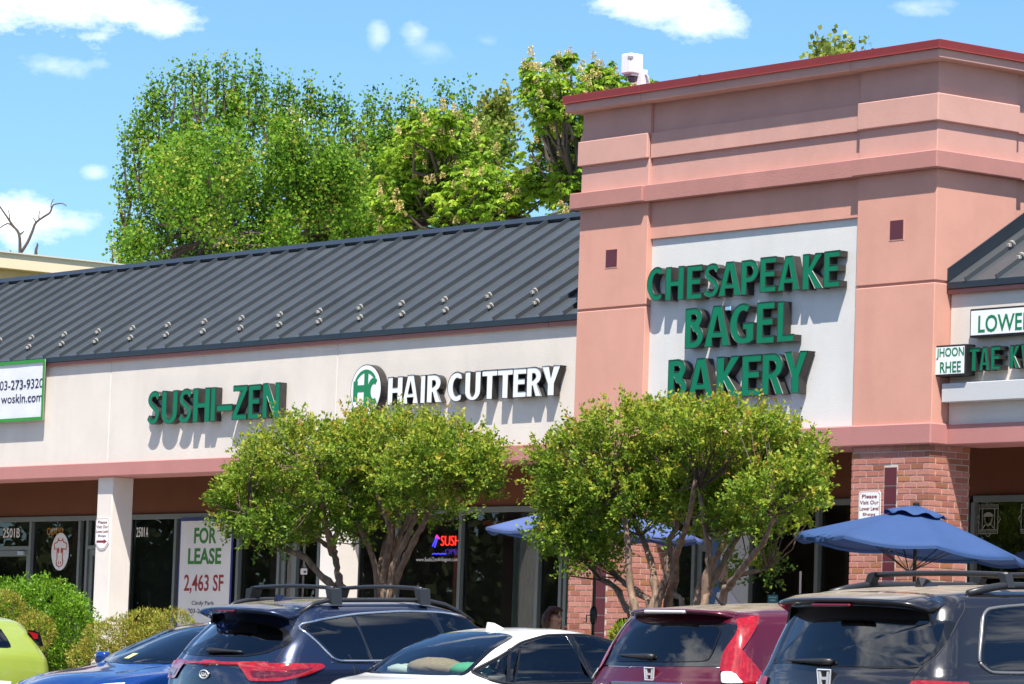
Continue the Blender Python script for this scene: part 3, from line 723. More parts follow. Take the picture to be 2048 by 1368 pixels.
# ---- shop window graphics
T = thing('for_lease_banner', 'large FOR LEASE banner with blue border in the shop window', 'banner', (-17.2, 1.9, -2.2))
yb = SFY-.05
def q(a, b): return onY(240+a/4.275, 920+b/4.275, yb)
bx('banner_sheet', mat('lease blue', (.02, .03, .20), .6), T, q(508, 700).x, q(965, 700).x, yb, yb+.012, -2.25, q(700, 497).z)
bx('banner_print', mat('lease white', (.72, .68, .64), .6, var=.03), T, q(520, 700).x, q(952, 700).x, yb-.004, yb+.002, -2.21, q(700, 520).z)
M_LG = mat('lease green', (.03, .19, .015), .6); M_LR = mat('lease red', (.30, .012, .012), .6); M_LB = mat('lease navy', (.02, .02, .07), .6)
def lt(tx, a, b, c_, d, m, off=.0):
    u, w = q(a, (c_+d)/2), q(b, (c_+d)/2)
    text_obj('lettering', tx, u.x, w.x, q((a+b)/2, d).z, q((a+b)/2, c_).z, yb-.007, m, T, depth=.002, offset=off)
lt('FOR', 637, 828, 577, 715, M_LG, .03); lt('LEASE', 585, 868, 752, 892, M_LG, .03); lt('2,463 SF', 550, 886, 978, 1145, M_LR, .015); lt('Cindy Park', 615, 806, 1205, 1250, M_LB, .008); lt('703-246-6102', 580, 838, 1272, 1312, M_LB, .01)
M_NUM = mat('pale vinyl', (.80, .74, .64), .5)
for tx, lab, a, b, c_, d in (('2501 B', 'pale door number 2501 B on dark glass', 22, 153, 612, 685), ('2501 A', 'pale door number 2501 A on dark glass', 1065, 1157, 603, 680)):
    u = onY(a/3.91, 900+(c_+d)/2/3.91, SFY+.01); w = onY(b/3.91, 900+(c_+d)/2/3.91, SFY+.01)
    T = thing('door_number', lab, 'door number', (u.x, SFY, u.z)); wd_ = w.x-u.x
    for tx, u_, w_ in ((tx[:4], u.x, u.x+wd_*.70), (tx[5:], u.x+wd_*.82, w.x)): text_obj('digits' if len(tx) > 1 else 'letter', tx, u_, w_, onY((a+b)/2/3.91, 900+d/3.91, SFY+.01).z, onY((a+b)/2/3.91, 900+c_/3.91, SFY+.01).z, SFY+.012, M_NUM, T, depth=.004, offset=.0)
# cow decal
def zc_(a, b): return onY(a/3.91, 900+b/3.91, SFY+.012)
T = thing('window_decal', 'white oval window decal with a red cow head', 'decal', (zc_(468, 790).x, SFY, zc_(468, 940).z))
oc = zc_(469, 795); ra = (zc_(537, 795).x-zc_(402, 795).x)/2; rb = (zc_(469, 648).z-zc_(469, 942).z)/2
disc(oc.x, oc.z, ra, rb, SFY+.012, SFY+.018, 32).build('oval', mat('decal white', (.66, .63, .58), .6), T)
M_COW = mat('decal red', (.48, .05, .02), .6)
def cowline(pts, r=.008): 
    MB().tube([(oc.x+a*ra, SFY+.010, oc.z+b*rb) for a, b in pts], r, 5).build('line', M_COW, T)
head = [(-.30, .15), (-.34, -.1), (-.30, -.35), (-.38, -.5), (-.34, -.72), (0, -.82), (.34, -.72), (.38, -.5), (.30, -.35), (.34, -.1), (.30, .15)]
cowline(head); cowline([(-.30, .15), (-.62, .12), (-.66, .42), (-.34, .50), (-.24, .62), (-.22, .72)]); cowline([(.30, .15), (.72, .12), (.78, .42), (.40, .50), (.28, .62), (.26, .72)]); cowline([(-.24, .62), (0, .56), (.28, .62)])
for s in (-1, 1):
    MB().prism([(oc.x+(s*.17+.10*math.cos(k*math.pi/4))*ra, SFY+.009, oc.z+(.06+.16*math.sin(k*math.pi/4))*rb) for k in range(8)], (0, .002, 0)).build('eye', M_COW, T)
    MB().prism([(oc.x+(s*.12+.05*math.cos(k*math.pi/3))*ra, SFY+.009, oc.z+(-.60+.08*math.sin(k*math.pi/3))*rb) for k in range(6)], (0, .002, 0)).build('nostril', M_COW, T)
# neon signs
def neon_mat(n, c, s): return mat(n, c, .4, emit=c, estr=s)
T = thing('neon_open_sign', 'thin neon tube sign reading open in the left shop window', 'neon sign', (zc_(400, 640).x, SFY+.1, zc_(400, 690).z))
u, w = zc_(345, 640), zc_(468, 640)
text_obj('lettering', 'open', u.x, w.x, zc_(400, 690).z, zc_(400, 606).z, SFY+.06, mat('neon amber', (.35, .22, .10), .4, emit=(.5, .20, .05), estr=.25), T, depth=.01, offset=-.012)
T = thing('window_lettering', 'orange red lettering low in the left shop window', 'lettering', (zc_(410, 1050).x, SFY, zc_(410, 1090).z))
text_obj('lettering', 'tSW', zc_(343, 1050).x, zc_(478, 1050).x, zc_(410, 1090).z, zc_(410, 1015).z, SFY+.01, mat('orange vinyl', (.5, .07, .02), .5), T, depth=.004)
def zs_(a, b): return onY(820+a/4.887, 1000+b/4.887, SFY+.06)
T = thing('neon_sushi_sign', 'red and blue neon sushi sign hanging in the shop window', 'neon sign', (zs_(350, 450).x, SFY+.06, zs_(350, 540).z))
M_NR = neon_mat('neon red', (.9, .03, .02), 2.2); M_NB = neon_mat('neon blue', (.06, .05, .9), 1.8); M_NP = neon_mat('neon magenta', (.8, .03, .35), 1.6)
text_obj('lettering', 'SUSHI', zs_(300, 400).x, zs_(505, 400).x, zs_(380, 446).z, zs_(380, 350).z, SFY+.06, M_NR, T, depth=.012, offset=-.014)
text_obj('lettering', 'OPEN', zs_(340, 500).x, zs_(505, 500).x, zs_(400, 530).z, zs_(400, 478).z, SFY+.06, mat('neon blue dim', (.06, .05, .5), .4, emit=(.07, .05, .6), estr=.5), T, depth=.012, offset=-.014)
for a, b, c_, d in ((222, 448, 258, 370), (243, 458, 268, 380)):
    for k in range(8):
        t_ = k/7; p_ = zs_(a+(c_-a)*t_, b+(d-b)*t_); disc(p_.x, p_.z, .012, .012, SFY+.055, SFY+.062, 6).build('tube_dot', M_NB, T)
MB().tube([zs_(250, 372), zs_(262, 345), zs_(285, 378)], .012, 5).build('tube', M_NP, T)
MB().tube([zs_(220+k*13, 530-7*abs(math.sin(k*1.05))) for k in range(11)], .008, 5).build('tube', M_NB, T)
T = thing('window_lettering', 'pale web address lettering below the neon sushi sign', 'lettering', (zs_(270, 585).x, SFY, zs_(270, 605).z))
text_obj('lettering', 'www.SushiZenArlington.com', zs_(88, 585).x, zs_(500, 585).x, zs_(270, 612).z, zs_(270, 563).z, SFY+.01, M_NUM, T, depth=.003)
# ================================================================== vegetation
def leaf_mat(name, ramp, rough=.45, trans=.35, spec=.4):
    m = bpy.data.materials.new(name); m.use_nodes = True; nt = m.node_tree; nt.nodes.clear()
    o = nt.nodes.new('ShaderNodeOutputMaterial'); at_ = nt.nodes.new('ShaderNodeAttribute'); at_.attribute_name = 'tint'
    r = nt.nodes.new('ShaderNodeValToRGB'); e = r.color_ramp.elements
    e[0].position = ramp[0][0]; e[0].color = (*ramp[0][1], 1); e[1].position = ramp[-1][0]; e[1].color = (*ramp[-1][1], 1)
    for p, c in ramp[1:-1]: k = e.new(p); k.color = (*c, 1)
    nt.links.new(at_.outputs['Fac'], r.inputs[0])
    b = nt.nodes.new('ShaderNodeBsdfPrincipled'); b.inputs['Roughness'].default_value = rough; b.inputs['Specular IOR Level'].default_value = spec
    t = nt.nodes.new('ShaderNodeBsdfTranslucent'); mx = nt.nodes.new('ShaderNodeMixShader'); mx.inputs[0].default_value = trans
    nt.links.new(r.outputs[0], b.inputs['Base Color']); nt.links.new(r.outputs[0], t.inputs[0])
    nt.links.new(b.outputs[0], mx.inputs[1]); nt.links.new(t.outputs[0], mx.inputs[2]); nt.links.new(mx.outputs[0], o.inputs[0]); MATS[name] = m; return m
def nrm(a): return a/np.maximum(1e-9, np.linalg.norm(a, axis=-1, keepdims=True))
def leaves_obj(name, P, D, L, Wd, tint, m, parent, fold=.18):
    """one mesh of folded four-point leaves: P base (n,3), D axis (n,3), L length (n), Wd width ratio"""
    n = len(P); rnd = RNG.normal(size=(n, 3)); D = nrm(D); Wv = nrm(np.cross(D, rnd)); Nn = np.cross(Wv, D)
    L = L[:, None]; V = np.empty((n, 4, 3))
    V[:, 0] = P; V[:, 1] = P + D*L*.48 + Wv*L*Wd*.5 + Nn*L*fold*.5; V[:, 2] = P + D*L; V[:, 3] = P + D*L*.48 - Wv*L*Wd*.5 + Nn*L*fold*.5
    me = bpy.data.meshes.new(name); me.vertices.add(4*n); me.vertices.foreach_set('co', V.reshape(-1))
    me.loops.add(4*n); me.loops.foreach_set('vertex_index', np.arange(4*n, dtype=np.int32)); me.polygons.add(n)
    me.polygons.foreach_set('loop_start', np.arange(0, 4*n, 4, dtype=np.int32)); me.polygons.foreach_set('loop_total', np.full(n, 4, dtype=np.int32))
    me.update(calc_edges=True)
    a = me.attributes.new('tint', 'FLOAT', 'POINT'); a.data.foreach_set('value', np.repeat(np.clip(tint, 0, 1), 4).astype(np.float32))
    me.materials.append(m); o = bpy.data.objects.new(name, me); return put(o, parent)
def sphere_pts(n):
    v = nrm(RNG.normal(size=(n, 3))); return v
def smooth_path(pts, k=4):
    pts = [Vector(p) for p in pts]; out = []
    for i in range(len(pts)-1):
        p0, p1, p2, p3 = pts[max(0, i-1)], pts[i], pts[i+1], pts[min(len(pts)-1, i+2)]
        for j in range(k):
            s = j/k; out.append(.5*((2*p1)+(-p0+p2)*s+(2*p0-5*p1+4*p2-p3)*s*s+(-p0+3*p1-3*p2+p3)*s**3))
    out.append(pts[-1]); return out

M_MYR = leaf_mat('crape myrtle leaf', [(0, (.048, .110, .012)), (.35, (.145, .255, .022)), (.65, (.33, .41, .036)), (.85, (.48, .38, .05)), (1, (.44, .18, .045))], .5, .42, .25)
M_BARK = mat('crape myrtle bark', (.07, .042, .028), .85, col2=(.29, .19, .125), vscale=16, stretch=(1, 1, .3), bump=1.0, bscale=38)
M_TWIG = mat('twig bark', (.09, .055, .04), .9)
def myrtle(label, base, stems, blobs, Y, nclump, seed):
    global RNG
    RNG = np.random.default_rng(seed); rs = random.Random(seed)
    bp = onY(base[0], base[1], Y); T = thing('crape_myrtle_tree', label, 'tree', (bp.x, Y, -3.36), 'crape myrtles in front of the shops')
    tips = []
    for i, st in enumerate(stems):
        y0 = Y + rs.uniform(-.18, .18); y1 = Y + rs.uniform(-.55, .55); n = len(st); pts = []
        if st[0][1] > 1185: pts.append((bp.x+rs.uniform(-.12, .12)*1.2 + (onY(st[0][0], st[0][1], Y).x-bp.x)*.6, y0, -3.40))
        for k, (a, b) in enumerate(st): pts.append(onY(a, b, y0+(y1-y0)*k/(n-1)))
        pts = smooth_path(pts, 4); m = len(pts); r0 = .050 if len(pts) > 18 else .036
        rad = [max(.012, r0*(1-.62*k/m)*(1+.14*math.sin(k*1.9+i)+rs.uniform(-.12, .12))) for k in range(m)]
        pts = [p+Vector((rs.uniform(-.008, .008), rs.uniform(-.008, .008), 0)) for p in pts]
        MB().tube(pts, rad, 9).build('trunk', M_BARK, T, smooth=True)
        tips.append(pts[-1]); tips.append(pts[int(m*.75)])
    # clumps on and inside the blobs
    CP, CD, CB = [], [], []
    tot = sum(b[2]*b[3] for b in blobs)
    for (cx, cy, rx, ry) in blobs:
        cy += 9; rx = max(rx-8, rx*.8); ry = max(ry-13, ry*.75)
        yo = Y + rs.uniform(-.45, .45); c = np.array(onY(cx, cy, yo)); sc = (c-np.array(CAM))@np.array(_F)/FPX
        n = int(nclump*rx*ry/tot); kk = max(3, int(n/20)); sc_ = sphere_pts(kk)*(RNG.uniform(.45, 1.0, kk)**.5)[:, None]; u = np.where(RNG.random((n, 1)) < .42, sphere_pts(n)*(RNG.uniform(.3, 1, (n, 1))**.5), sc_[RNG.integers(kk, size=n)]*.82+RNG.normal(size=(n, 3))*.26); ln_ = np.linalg.norm(u, axis=1); u /= np.maximum(1, ln_/1.02)[:, None]; rad = np.ones(n)
        Rr = np.array([rx*sc*1.0, rx*sc*.85, ry*sc]); p = c + u*Rr*rad[:, None]
        CP.append(p); CD.append(nrm(u*.9 + np.array([0, 0, .55]) + RNG.normal(size=(n, 3))*.35)); CB.append(np.full(n, c[2]-ry*sc))
    CP = np.concatenate(CP); CD = np.concatenate(CD)
    per = 26; n = len(CP); Ltw = RNG.uniform(.14, .30, n)
    s = np.tile(np.linspace(.12, 1, per), (n, 1)); P = CP[:, None] + CD[:, None]*(s*Ltw[:, None])[..., None] + RNG.normal(size=(n, per, 3))*.018
    D = CD[:, None]*.55 + nrm(RNG.normal(size=(n, per, 3)))*.9 + np.array([0, 0, .12])
    L = RNG.uniform(.030, .060, (n, per))
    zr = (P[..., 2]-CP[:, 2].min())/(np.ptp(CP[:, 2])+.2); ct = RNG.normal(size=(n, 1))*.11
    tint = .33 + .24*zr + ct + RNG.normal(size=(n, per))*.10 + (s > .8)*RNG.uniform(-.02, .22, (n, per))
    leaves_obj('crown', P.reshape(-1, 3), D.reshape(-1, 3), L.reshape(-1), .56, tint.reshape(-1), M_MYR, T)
    # twigs joining stems and clumps
    tw = MB(); tips = [np.array(t) for t in tips]
    for i in range(0, n, 9):
        j = int(np.argmin([np.linalg.norm(CP[i]-t) for t in tips])); a = Vector(tips[j]); b = Vector(CP[i]+CD[i]*Ltw[i]*.7)
        mid = a.lerp(b, .55) + Vector((rs.uniform(-.1, .1), rs.uniform(-.1, .1), rs.uniform(-.14, .05)))
        tw.tube([a, mid, b], [.010, .007, .003], 4, cap=False)
    o = tw.build('twigs', M_TWIG, T, recalc=False); o['kind'] = 'stuff'
    return T
myrtle('crape myrtle with a long low limb leaning left, leftmost of the four', (684, 1240),
       [[(684, 1195), (683.5, 1179), (675, 1144), (669, 1111), (657, 1093), (630, 1075), (595, 1055), (560, 1025)], [(676, 1192), (673, 1177), (636, 1146), (610, 1115), (573, 1099), (538, 1081), (518, 1060), (495, 1030)],
        [(665, 1105), (661, 1087), (653, 1058), (647, 1021), (643, 985), (630, 940)], [(664, 1100), (664, 1091), (673, 1068), (677, 1048), (684, 1008), (700, 960)]],
       [(545, 975, 112, 78), (488, 1000, 58, 52), (600, 905, 118, 72), (560, 1040, 100, 40), (665, 950, 85, 75), (680, 1015, 58, 40), (700, 870, 80, 50), (520, 900, 45, 30), (475, 1030, 55, 34), (570, 1052, 85, 26)], -4.45, 2000, 21)
myrtle('crape myrtle with a fan of many stems behind the dark blue SUV roof rails', (775, 1240),
       [[(757, 1200), (757, 1193), (752, 1141), (739, 1099), (727, 1074), (715, 1040)], [(762, 1200), (764, 1185), (769, 1141), (779, 1091), (779, 1054), (764, 1019), (752, 980), (745, 920)], [(769, 1200), (770, 1185), (782, 1128), (794, 1084), (811, 1049), (829, 1019), (850, 980), (865, 920)],
        [(779, 1200), (781, 1190), (794, 1153), (814, 1111), (831, 1074), (849, 1044), (864, 1014), (903, 985), (940, 960)], [(774, 1200), (776, 1188), (789, 1128), (814, 1074), (824, 1054), (845, 1005), (880, 950)], [(768, 1198), (760, 1150), (770, 1090), (790, 1040), (800, 980), (810, 920)]],
       [(790, 885, 135, 66), (905, 910, 105, 66), (760, 960, 85, 58), (845, 960, 110, 46), (965, 930, 50, 50), (712, 1035, 42, 36), (740, 1010, 60, 36), (880, 1020, 45, 22), (800, 1015, 55, 26), (955, 965, 50, 40), (700, 1055, 36, 30)], -4.35, 1950, 22)
myrtle('crape myrtle with spreading stems in front of the left brick pier', (1300, 1270),
       [[(1266, 1250), (1252, 1215), (1231, 1175), (1198, 1156), (1180, 1130)], [(1271, 1250), (1263, 1194), (1258, 1134), (1255, 1081), (1250, 1040), (1240, 980)], [(1301, 1235), (1311, 1194), (1303, 1129), (1290, 1089), (1274, 1055), (1262, 1000)], [(1311, 1235), (1325, 1183), (1336, 1129), (1338, 1081), (1354, 1050), (1360, 980)],
        [(1333, 1235), (1349, 1161), (1352, 1113), (1365, 1075), (1376, 1040), (1390, 960)], [(1306, 1235), (1279, 1188), (1250, 1167), (1231, 1150), (1205, 1110)], [(1362, 1225), (1349, 1188), (1344, 1134), (1342, 1080)]],
       [(1155, 930, 98, 74), (1250, 868, 125, 62), (1128, 1035, 66, 54), (1245, 970, 115, 66), (1195, 1080, 72, 44), (1335, 870, 95, 62), (1300, 1000, 85, 46), (1170, 1000, 95, 55), (1200, 1120, 40, 22), (1330, 940, 70, 60), (1115, 1070, 52, 44), (1185, 1108, 56, 34)], -4.3, 2450, 23)
myrtle('crape myrtle with thick leaning stems beside the second blue umbrella', (1410, 1260),
       [[(1392, 1225), (1403, 1167), (1430, 1118), (1457, 1067), (1473, 1030), (1480, 960)], [(1408, 1222), (1419, 1177), (1446, 1126), (1473, 1075), (1494, 1038), (1520, 970)], [(1443, 1212), (1457, 1175), (1473, 1153), (1510, 1105), (1530, 1080), (1550, 1030)], [(1457, 1178), (1473, 1153), (1500, 1145), (1532, 1138)],
        [(1410, 1190), (1419, 1134), (1414, 1081), (1408, 1050), (1400, 980)]],
       [(1450, 860, 128, 56), (1555, 905, 90, 66), (1425, 955, 105, 66), (1545, 985, 85, 50), (1400, 1025, 75, 34), (1600, 940, 48, 44), (1495, 1040, 70, 34), (1530, 1132, 38, 16), (1470, 1128, 26, 14), (1400, 920, 70, 60), (1600, 975, 46, 40), (1540, 1045, 58, 26)], -4.3, 2350, 24)

# ---- tall trees behind the roof
M_MAPL = leaf_mat('maple leaf', [(0, (.050, .135, .012)), (.4, (.135, .29, .024)), (.75, (.25, .41, .036)), (1, (.42, .38, .07))], .55, .45, .2)
M_CHES = leaf_mat('horse chestnut leaf', [(0, (.060, .14, .012)), (.5, (.24, .40, .028)), (1, (.42, .54, .05))], .55, .42, .2)
M_YELG = leaf_mat('young yellow green leaf', [(0, (.11, .17, .02)), (.5, (.24, .30, .045)), (1, (.38, .36, .08))], .5, .4, .35)
M_BLOS = leaf_mat('chestnut blossom', [(0, (.46, .36, .12)), (.5, (.66, .52, .20)), (1, (.78, .66, .34))], .7, .3, .2)
M_BARK2 = mat('grey brown bark', (.075, .055, .042), .9, var=.3, vscale=4, bump=.5, bscale=20)
def far_tree(label, dep, trunk_px, blobs, nclump, mleaf, lsize, seed, kind, spires=(), group='trees rising behind the roof'):
    global RNG
    RNG = np.random.default_rng(seed); rs = random.Random(seed)
    c0 = at(trunk_px[0], trunk_px[1], dep); gz = -3.6
    T = thing('maple_tree' if kind == 'maple' else ('horse_chestnut_tree' if kind == 'chestnut' else 'leafy_tree'), label, 'tree', (c0.x, c0.y, gz), group)
    sc = dep/FPX
    trunk = [(c0.x, c0.y, gz), (c0.x+.2, c0.y, gz+(c0.z-gz)*.45), (c0.x, c0.y+.2, c0.z)]
    MB().tube(smooth_path(trunk, 5), [.38-.26*k/10 for k in range(11)], 8).build('trunk', M_BARK2, T, smooth=True)
    br = MB(); CP, CD = [], []; tot = sum(b[2]*b[3] for b in blobs)
    for (cx, cy, rx, ry) in blobs:
        if kind == 'maple': cy += 24
        c = np.array(at(cx, cy, dep+rs.uniform(-2.2, 2.2))); n = int(nclump*rx*ry/tot); kk = max(3, int(n/22)); sc_ = sphere_pts(kk)*(RNG.uniform(.2, 1.0, kk)**.5)[:, None]; u = sc_[RNG.integers(kk, size=n)]*.85+RNG.normal(size=(n, 3))*.21; ln_ = np.linalg.norm(u, axis=1); u /= np.maximum(1, ln_/1.03)[:, None]; rad = np.ones(n)
        p = c + (np.array(_R)*(u[:, :1]*rx*sc) + np.array((_F.x, _F.y, 0))*(u[:, 1:2]*rx*sc*.9) + np.array([0, 0, 1])*(u[:, 2:]*ry*sc))*rad[:, None]
        CP.append(p); CD.append(nrm(u*.5+np.array([0, 0, 1.0 if kind == 'maple' else .35])+RNG.normal(size=(n, 3))*.3))
        for k in range(max(3, n//26)):
            e = Vector(p[rs.randrange(n)]); s = Vector((c0.x, c0.y, c0.z)).lerp(Vector(c), rs.uniform(.0, .55))
            br.tube([s, s.lerp(e, .5)+Vector((rs.uniform(-.3, .3), rs.uniform(-.3, .3), rs.uniform(-.5, .1))), e], [.075, .045, .015], 5, cap=False)
    for (sx_, s0, s1) in spires:
        s0 += 22; s1 += 22; k = max(3, int(abs(s0-s1)/5)); yy = np.linspace(s0, s1, k)
        p = np.array([at(sx_+rs.uniform(-3, 3)+2*math.sin(i), y, dep) for i, y in enumerate(yy)]); CP.append(p); CD.append(np.tile([[0, 0, 1.]], (k, 1)))
        br.tube([at(sx_+rs.uniform(-14, 14), s0+45, dep), at(sx_, s0, dep), at(sx_, s1, dep)], [.05, .03, .01], 4, cap=False)
    o = br.build('branches', M_BARK2, T, recalc=False); o['kind'] = 'stuff'
    CP = np.concatenate(CP); CD = np.concatenate(CD); n = len(CP)
    if kind != 'chestnut':
        per = 13; s = np.tile(np.linspace(0, 1, per), (n, 1)); Lt = RNG.uniform(.35, .8, n)
        P = CP[:, None] + CD[:, None]*(s*Lt[:, None])[..., None] + RNG.normal(size=(n, per, 3))*.10
        D = nrm(RNG.normal(size=(n, per, 3))) + np.array([0, 0, -.25]); L = RNG.uniform(.7, 1.25, (n, per))*lsize
        tint = .46 + RNG.normal(size=(n, 1))*.22 + RNG.normal(size=(n, per))*.12 + (RNG.random((n, 1)) < .035)*.4
        leaves_obj('crown', P.reshape(-1, 3), D.reshape(-1, 3), L.reshape(-1), .92, tint.reshape(-1), mleaf, T)
    else:
        nl = 7; a = np.linspace(0, 2*math.pi, nl, endpoint=False)
        ax = nrm(CD*.6+np.array([0, 0, .7])); u = nrm(np.cross(ax, RNG.normal(size=(n, 3)))); w = np.cross(ax, u)
        D = u[:, None]*np.cos(a)[None, :, None] + w[:, None]*np.sin(a)[None, :, None] + np.array([0, 0, -.62])
        P = np.repeat(CP[:, None], nl, 1); L = RNG.uniform(.75, 1.2, (n, 1))*lsize*RNG.uniform(.8, 1.1, (n, nl))
        tint = .46 + RNG.normal(size=(n, 1))*.22 + RNG.normal(size=(n, nl))*.08
        leaves_obj('crown', P.reshape(-1, 3), D.reshape(-1, 3), L.reshape(-1), .42, tint.reshape(-1), mleaf, T)
        # flower spikes
        k = RNG.choice(n, min(n, 170), replace=False); B = CP[k]+np.array([0, 0, .05]) - np.array(_F)*.25; per = 46
        h = RNG.random((len(k), per)); an = RNG.random((len(k), per))*6.283; hh = RNG.uniform(.16, .27, (len(k), 1)); r_ = .055*(1-h)**.7
        P = B[:, None] + np.stack([np.cos(an)*r_, np.sin(an)*r_, h*hh], -1); D = np.stack([np.cos(an), np.sin(an), .5+0*an], -1)
        o = leaves_obj('blossom', P.reshape(-1, 3), D.reshape(-1, 3), RNG.uniform(.04, .07, len(k)*per), .9, RNG.random(len(k)*per), M_BLOS, T); o['kind'] = 'stuff'
    return T
sp = lambda lst: [(x, y0, y1) for x, y0, y1 in lst]
far_tree('tall bright green maple at the left end of the tree line', 108, (420, 480),
         [(410, 350, 120, 130), (345, 290, 60, 90), (460, 280, 80, 100), (320, 410, 70, 110), (470, 430, 110, 110), (290, 500, 45, 60), (390, 220, 50, 55), (490, 210, 36, 50), (400, 520, 120, 70), (520, 520, 80, 70), (420, 640, 130, 90)], 3500, M_MAPL, .10, 31, 'maple',
         sp([(372, 190, 140), (432, 190, 140), (498, 190, 140), (400, 180, 128), (318, 250, 175), (296, 290, 215), (278, 330, 250), (262, 390, 330), (250, 430, 375), (256, 480, 440), (262, 520, 470), (225, 500, 470), (305, 230, 155), (330, 220, 165), (350, 180, 132), (385, 170, 130), (415, 175, 135), (447, 170, 124), (470, 165, 120), (512, 190, 122), (525, 220, 155), (285, 270, 200), (268, 300, 225), (250, 330, 255), (238, 390, 345), (242, 500, 455), (235, 470, 440)]))
far_tree('maple with upright shoots, second from the left in the tree line', 112, (620, 470),
         [(610, 350, 90, 130), (560, 320, 50, 90), (665, 340, 65, 105), (600, 450, 110, 90), (700, 420, 70, 90), (560, 230, 30, 50), (640, 500, 110, 70), (620, 620, 120, 90)], 2600, M_MAPL, .10, 32, 'maple',
         sp([(540, 250, 200), (590, 240, 185), (605, 240, 190), (632, 250, 200), (655, 250, 195), (682, 260, 210), (705, 270, 215), (566, 220, 170), (553, 210, 160), (578, 210, 152), (615, 230, 170), (622, 240, 168), (642, 240, 185), (672, 230, 176), (690, 250, 205)]))
far_tree('maple with a spiky crown just left of the flowering chestnut', 114, (790, 450),
         [(760, 320, 65, 95), (830, 290, 60, 80), (740, 410, 70, 90), (885, 270, 60, 70), (800, 390, 90, 90), (940, 280, 50, 70), (800, 540, 110, 100)], 2250, M_MAPL, .10, 33, 'maple',
         sp([(735, 245, 188), (748, 240, 195), (772, 240, 190), (803, 220, 182), (820, 215, 180), (880, 210, 168), (894, 215, 175), (932, 220, 172), (925, 235, 190)]))
far_tree('yellow green tree behind the flowering chestnut', 116, (980, 420), [(980, 290, 55, 85), (930, 330, 60, 80), (700, 330, 45, 75), (1010, 230, 24, 40), (960, 470, 90, 90)], 760, M_YELG, .15, 34, 'leafy', sp([(970, 235, 200), (1005, 225, 185), (985, 240, 205)]))
far_tree('broad flowering horse chestnut with cream blossom spikes', 103, (900, 470),
         [(880, 330, 120, 85), (820, 390, 95, 75), (960, 390, 110, 85), (1060, 390, 100, 80), (860, 260, 70, 45), (780, 430, 50, 40), (900, 540, 150, 80)], 3050, M_CHES, .19, 35, 'chestnut')
far_tree('tallest flowering horse chestnut beside the pink tower', 100, (1150, 400),
         [(1120, 190, 85, 75), (1200, 170, 70, 55), (1110, 300, 70, 90), (1270, 180, 55, 40), (1150, 380, 70, 90), (1080, 150, 40, 40), (1130, 120, 40, 25), (1150, 500, 110, 80), (1200, 280, 80, 80)], 2750, M_CHES, .185, 36, 'chestnut')
far_tree('small treetop showing above the red coping', 90, (1670, 130), [(1668, 118, 34, 24), (1660, 190, 60, 50), (1650, 290, 80, 60)], 420, M_YELG, .14, 37, 'leafy')
# bare dead tree behind the beige building
db = at(38, 500, 96); T = thing('dead_tree', 'bare dead tree with forked black branches behind the beige building', 'tree', (db.x, db.y, -3.6))
DT = [[(38, 620), (40, 540), (40, 500), (38, 468), (25, 450), (8, 425), (-4, 408)], [(42, 505), (55, 485), (65, 462), (72, 445), (90, 432), (100, 425), (105, 412), (112, 408), (125, 407), (133, 412)], [(103, 422), (102, 410), (107, 398)], [(72, 445), (68, 438), (65, 436)], [(78, 440), (78, 428), (80, 422)], [(28, 455), (15, 447), (-6, 460)], [(38, 470), (44, 466), (48, 462)], [(20, 445), (19, 430), (16, 420)], [(72, 512), (72, 500), (75, 490), (74, 486)], [(24, 507), (20, 500)]]
for i, pl in enumerate(DT):
    pts = smooth_path([at(a, b, 96) for a, b in pl], 3); n = len(pts); r0 = (.06, .04, .016, .02, .02, .03, .03, .02, .05, .02)[i]
    MB().tube(pts, [max(.012, r0*(1-.75*k/n)) for k in range(n)], 6).build('trunk' if i < 2 else 'branch', M_BARK2, T, smooth=True)
# beige building far left
M_BEIGE = mat('beige stucco', (.70, .50, .27), .9, var=.05, vscale=.6); M_BEIGC = mat('beige parapet', (.78, .62, .42), .9, var=.05, vscale=.6)
T = thing('beige_building', 'flat roofed beige building with a pale parapet at the far left', 'building', (-70, 22, -3.6))
bx('wall', M_BEIGE, T, -78, -45.35, 5, 40, -3.6, 6.1); bx('parapet', M_BEIGC, T, -78.2, -45.0, 4.7, 40.3, 6.1, 6.44); bx('coping', mat('beige coping', (.6, .55, .48), .6), T, -78.25, -44.95, 4.65, 40.35, 6.44, 6.47)
# distant wood across the car park, seen only in the glass and paint
RNG = np.random.default_rng(5)
n = 110000; X = RNG.uniform(-330, 150, n); top = 7.0+3.2*np.sin(X*.11)+2.4*np.sin(X*.31+1)+1.6*np.sin(X*.83)
P = np.stack([X, -95+RNG.normal(size=n)*2.5, -5+(top+5)*RNG.random(n)**.9], -1)
M_WOOD = leaf_mat('far wood leaf', [(0, (.022, .034, .012)), (.5, (.055, .080, .026)), (1, (.11, .14, .045))], .8, .2, .1)
o = leaves_obj('far_wood', P, nrm(RNG.normal(size=(n, 3))), RNG.uniform(.55, 1.0, n), .9, .45+RNG.normal(size=n)*.2, M_WOOD, None)
tag(o, 'belt of green trees across the car park', 'trees', kind='stuff')

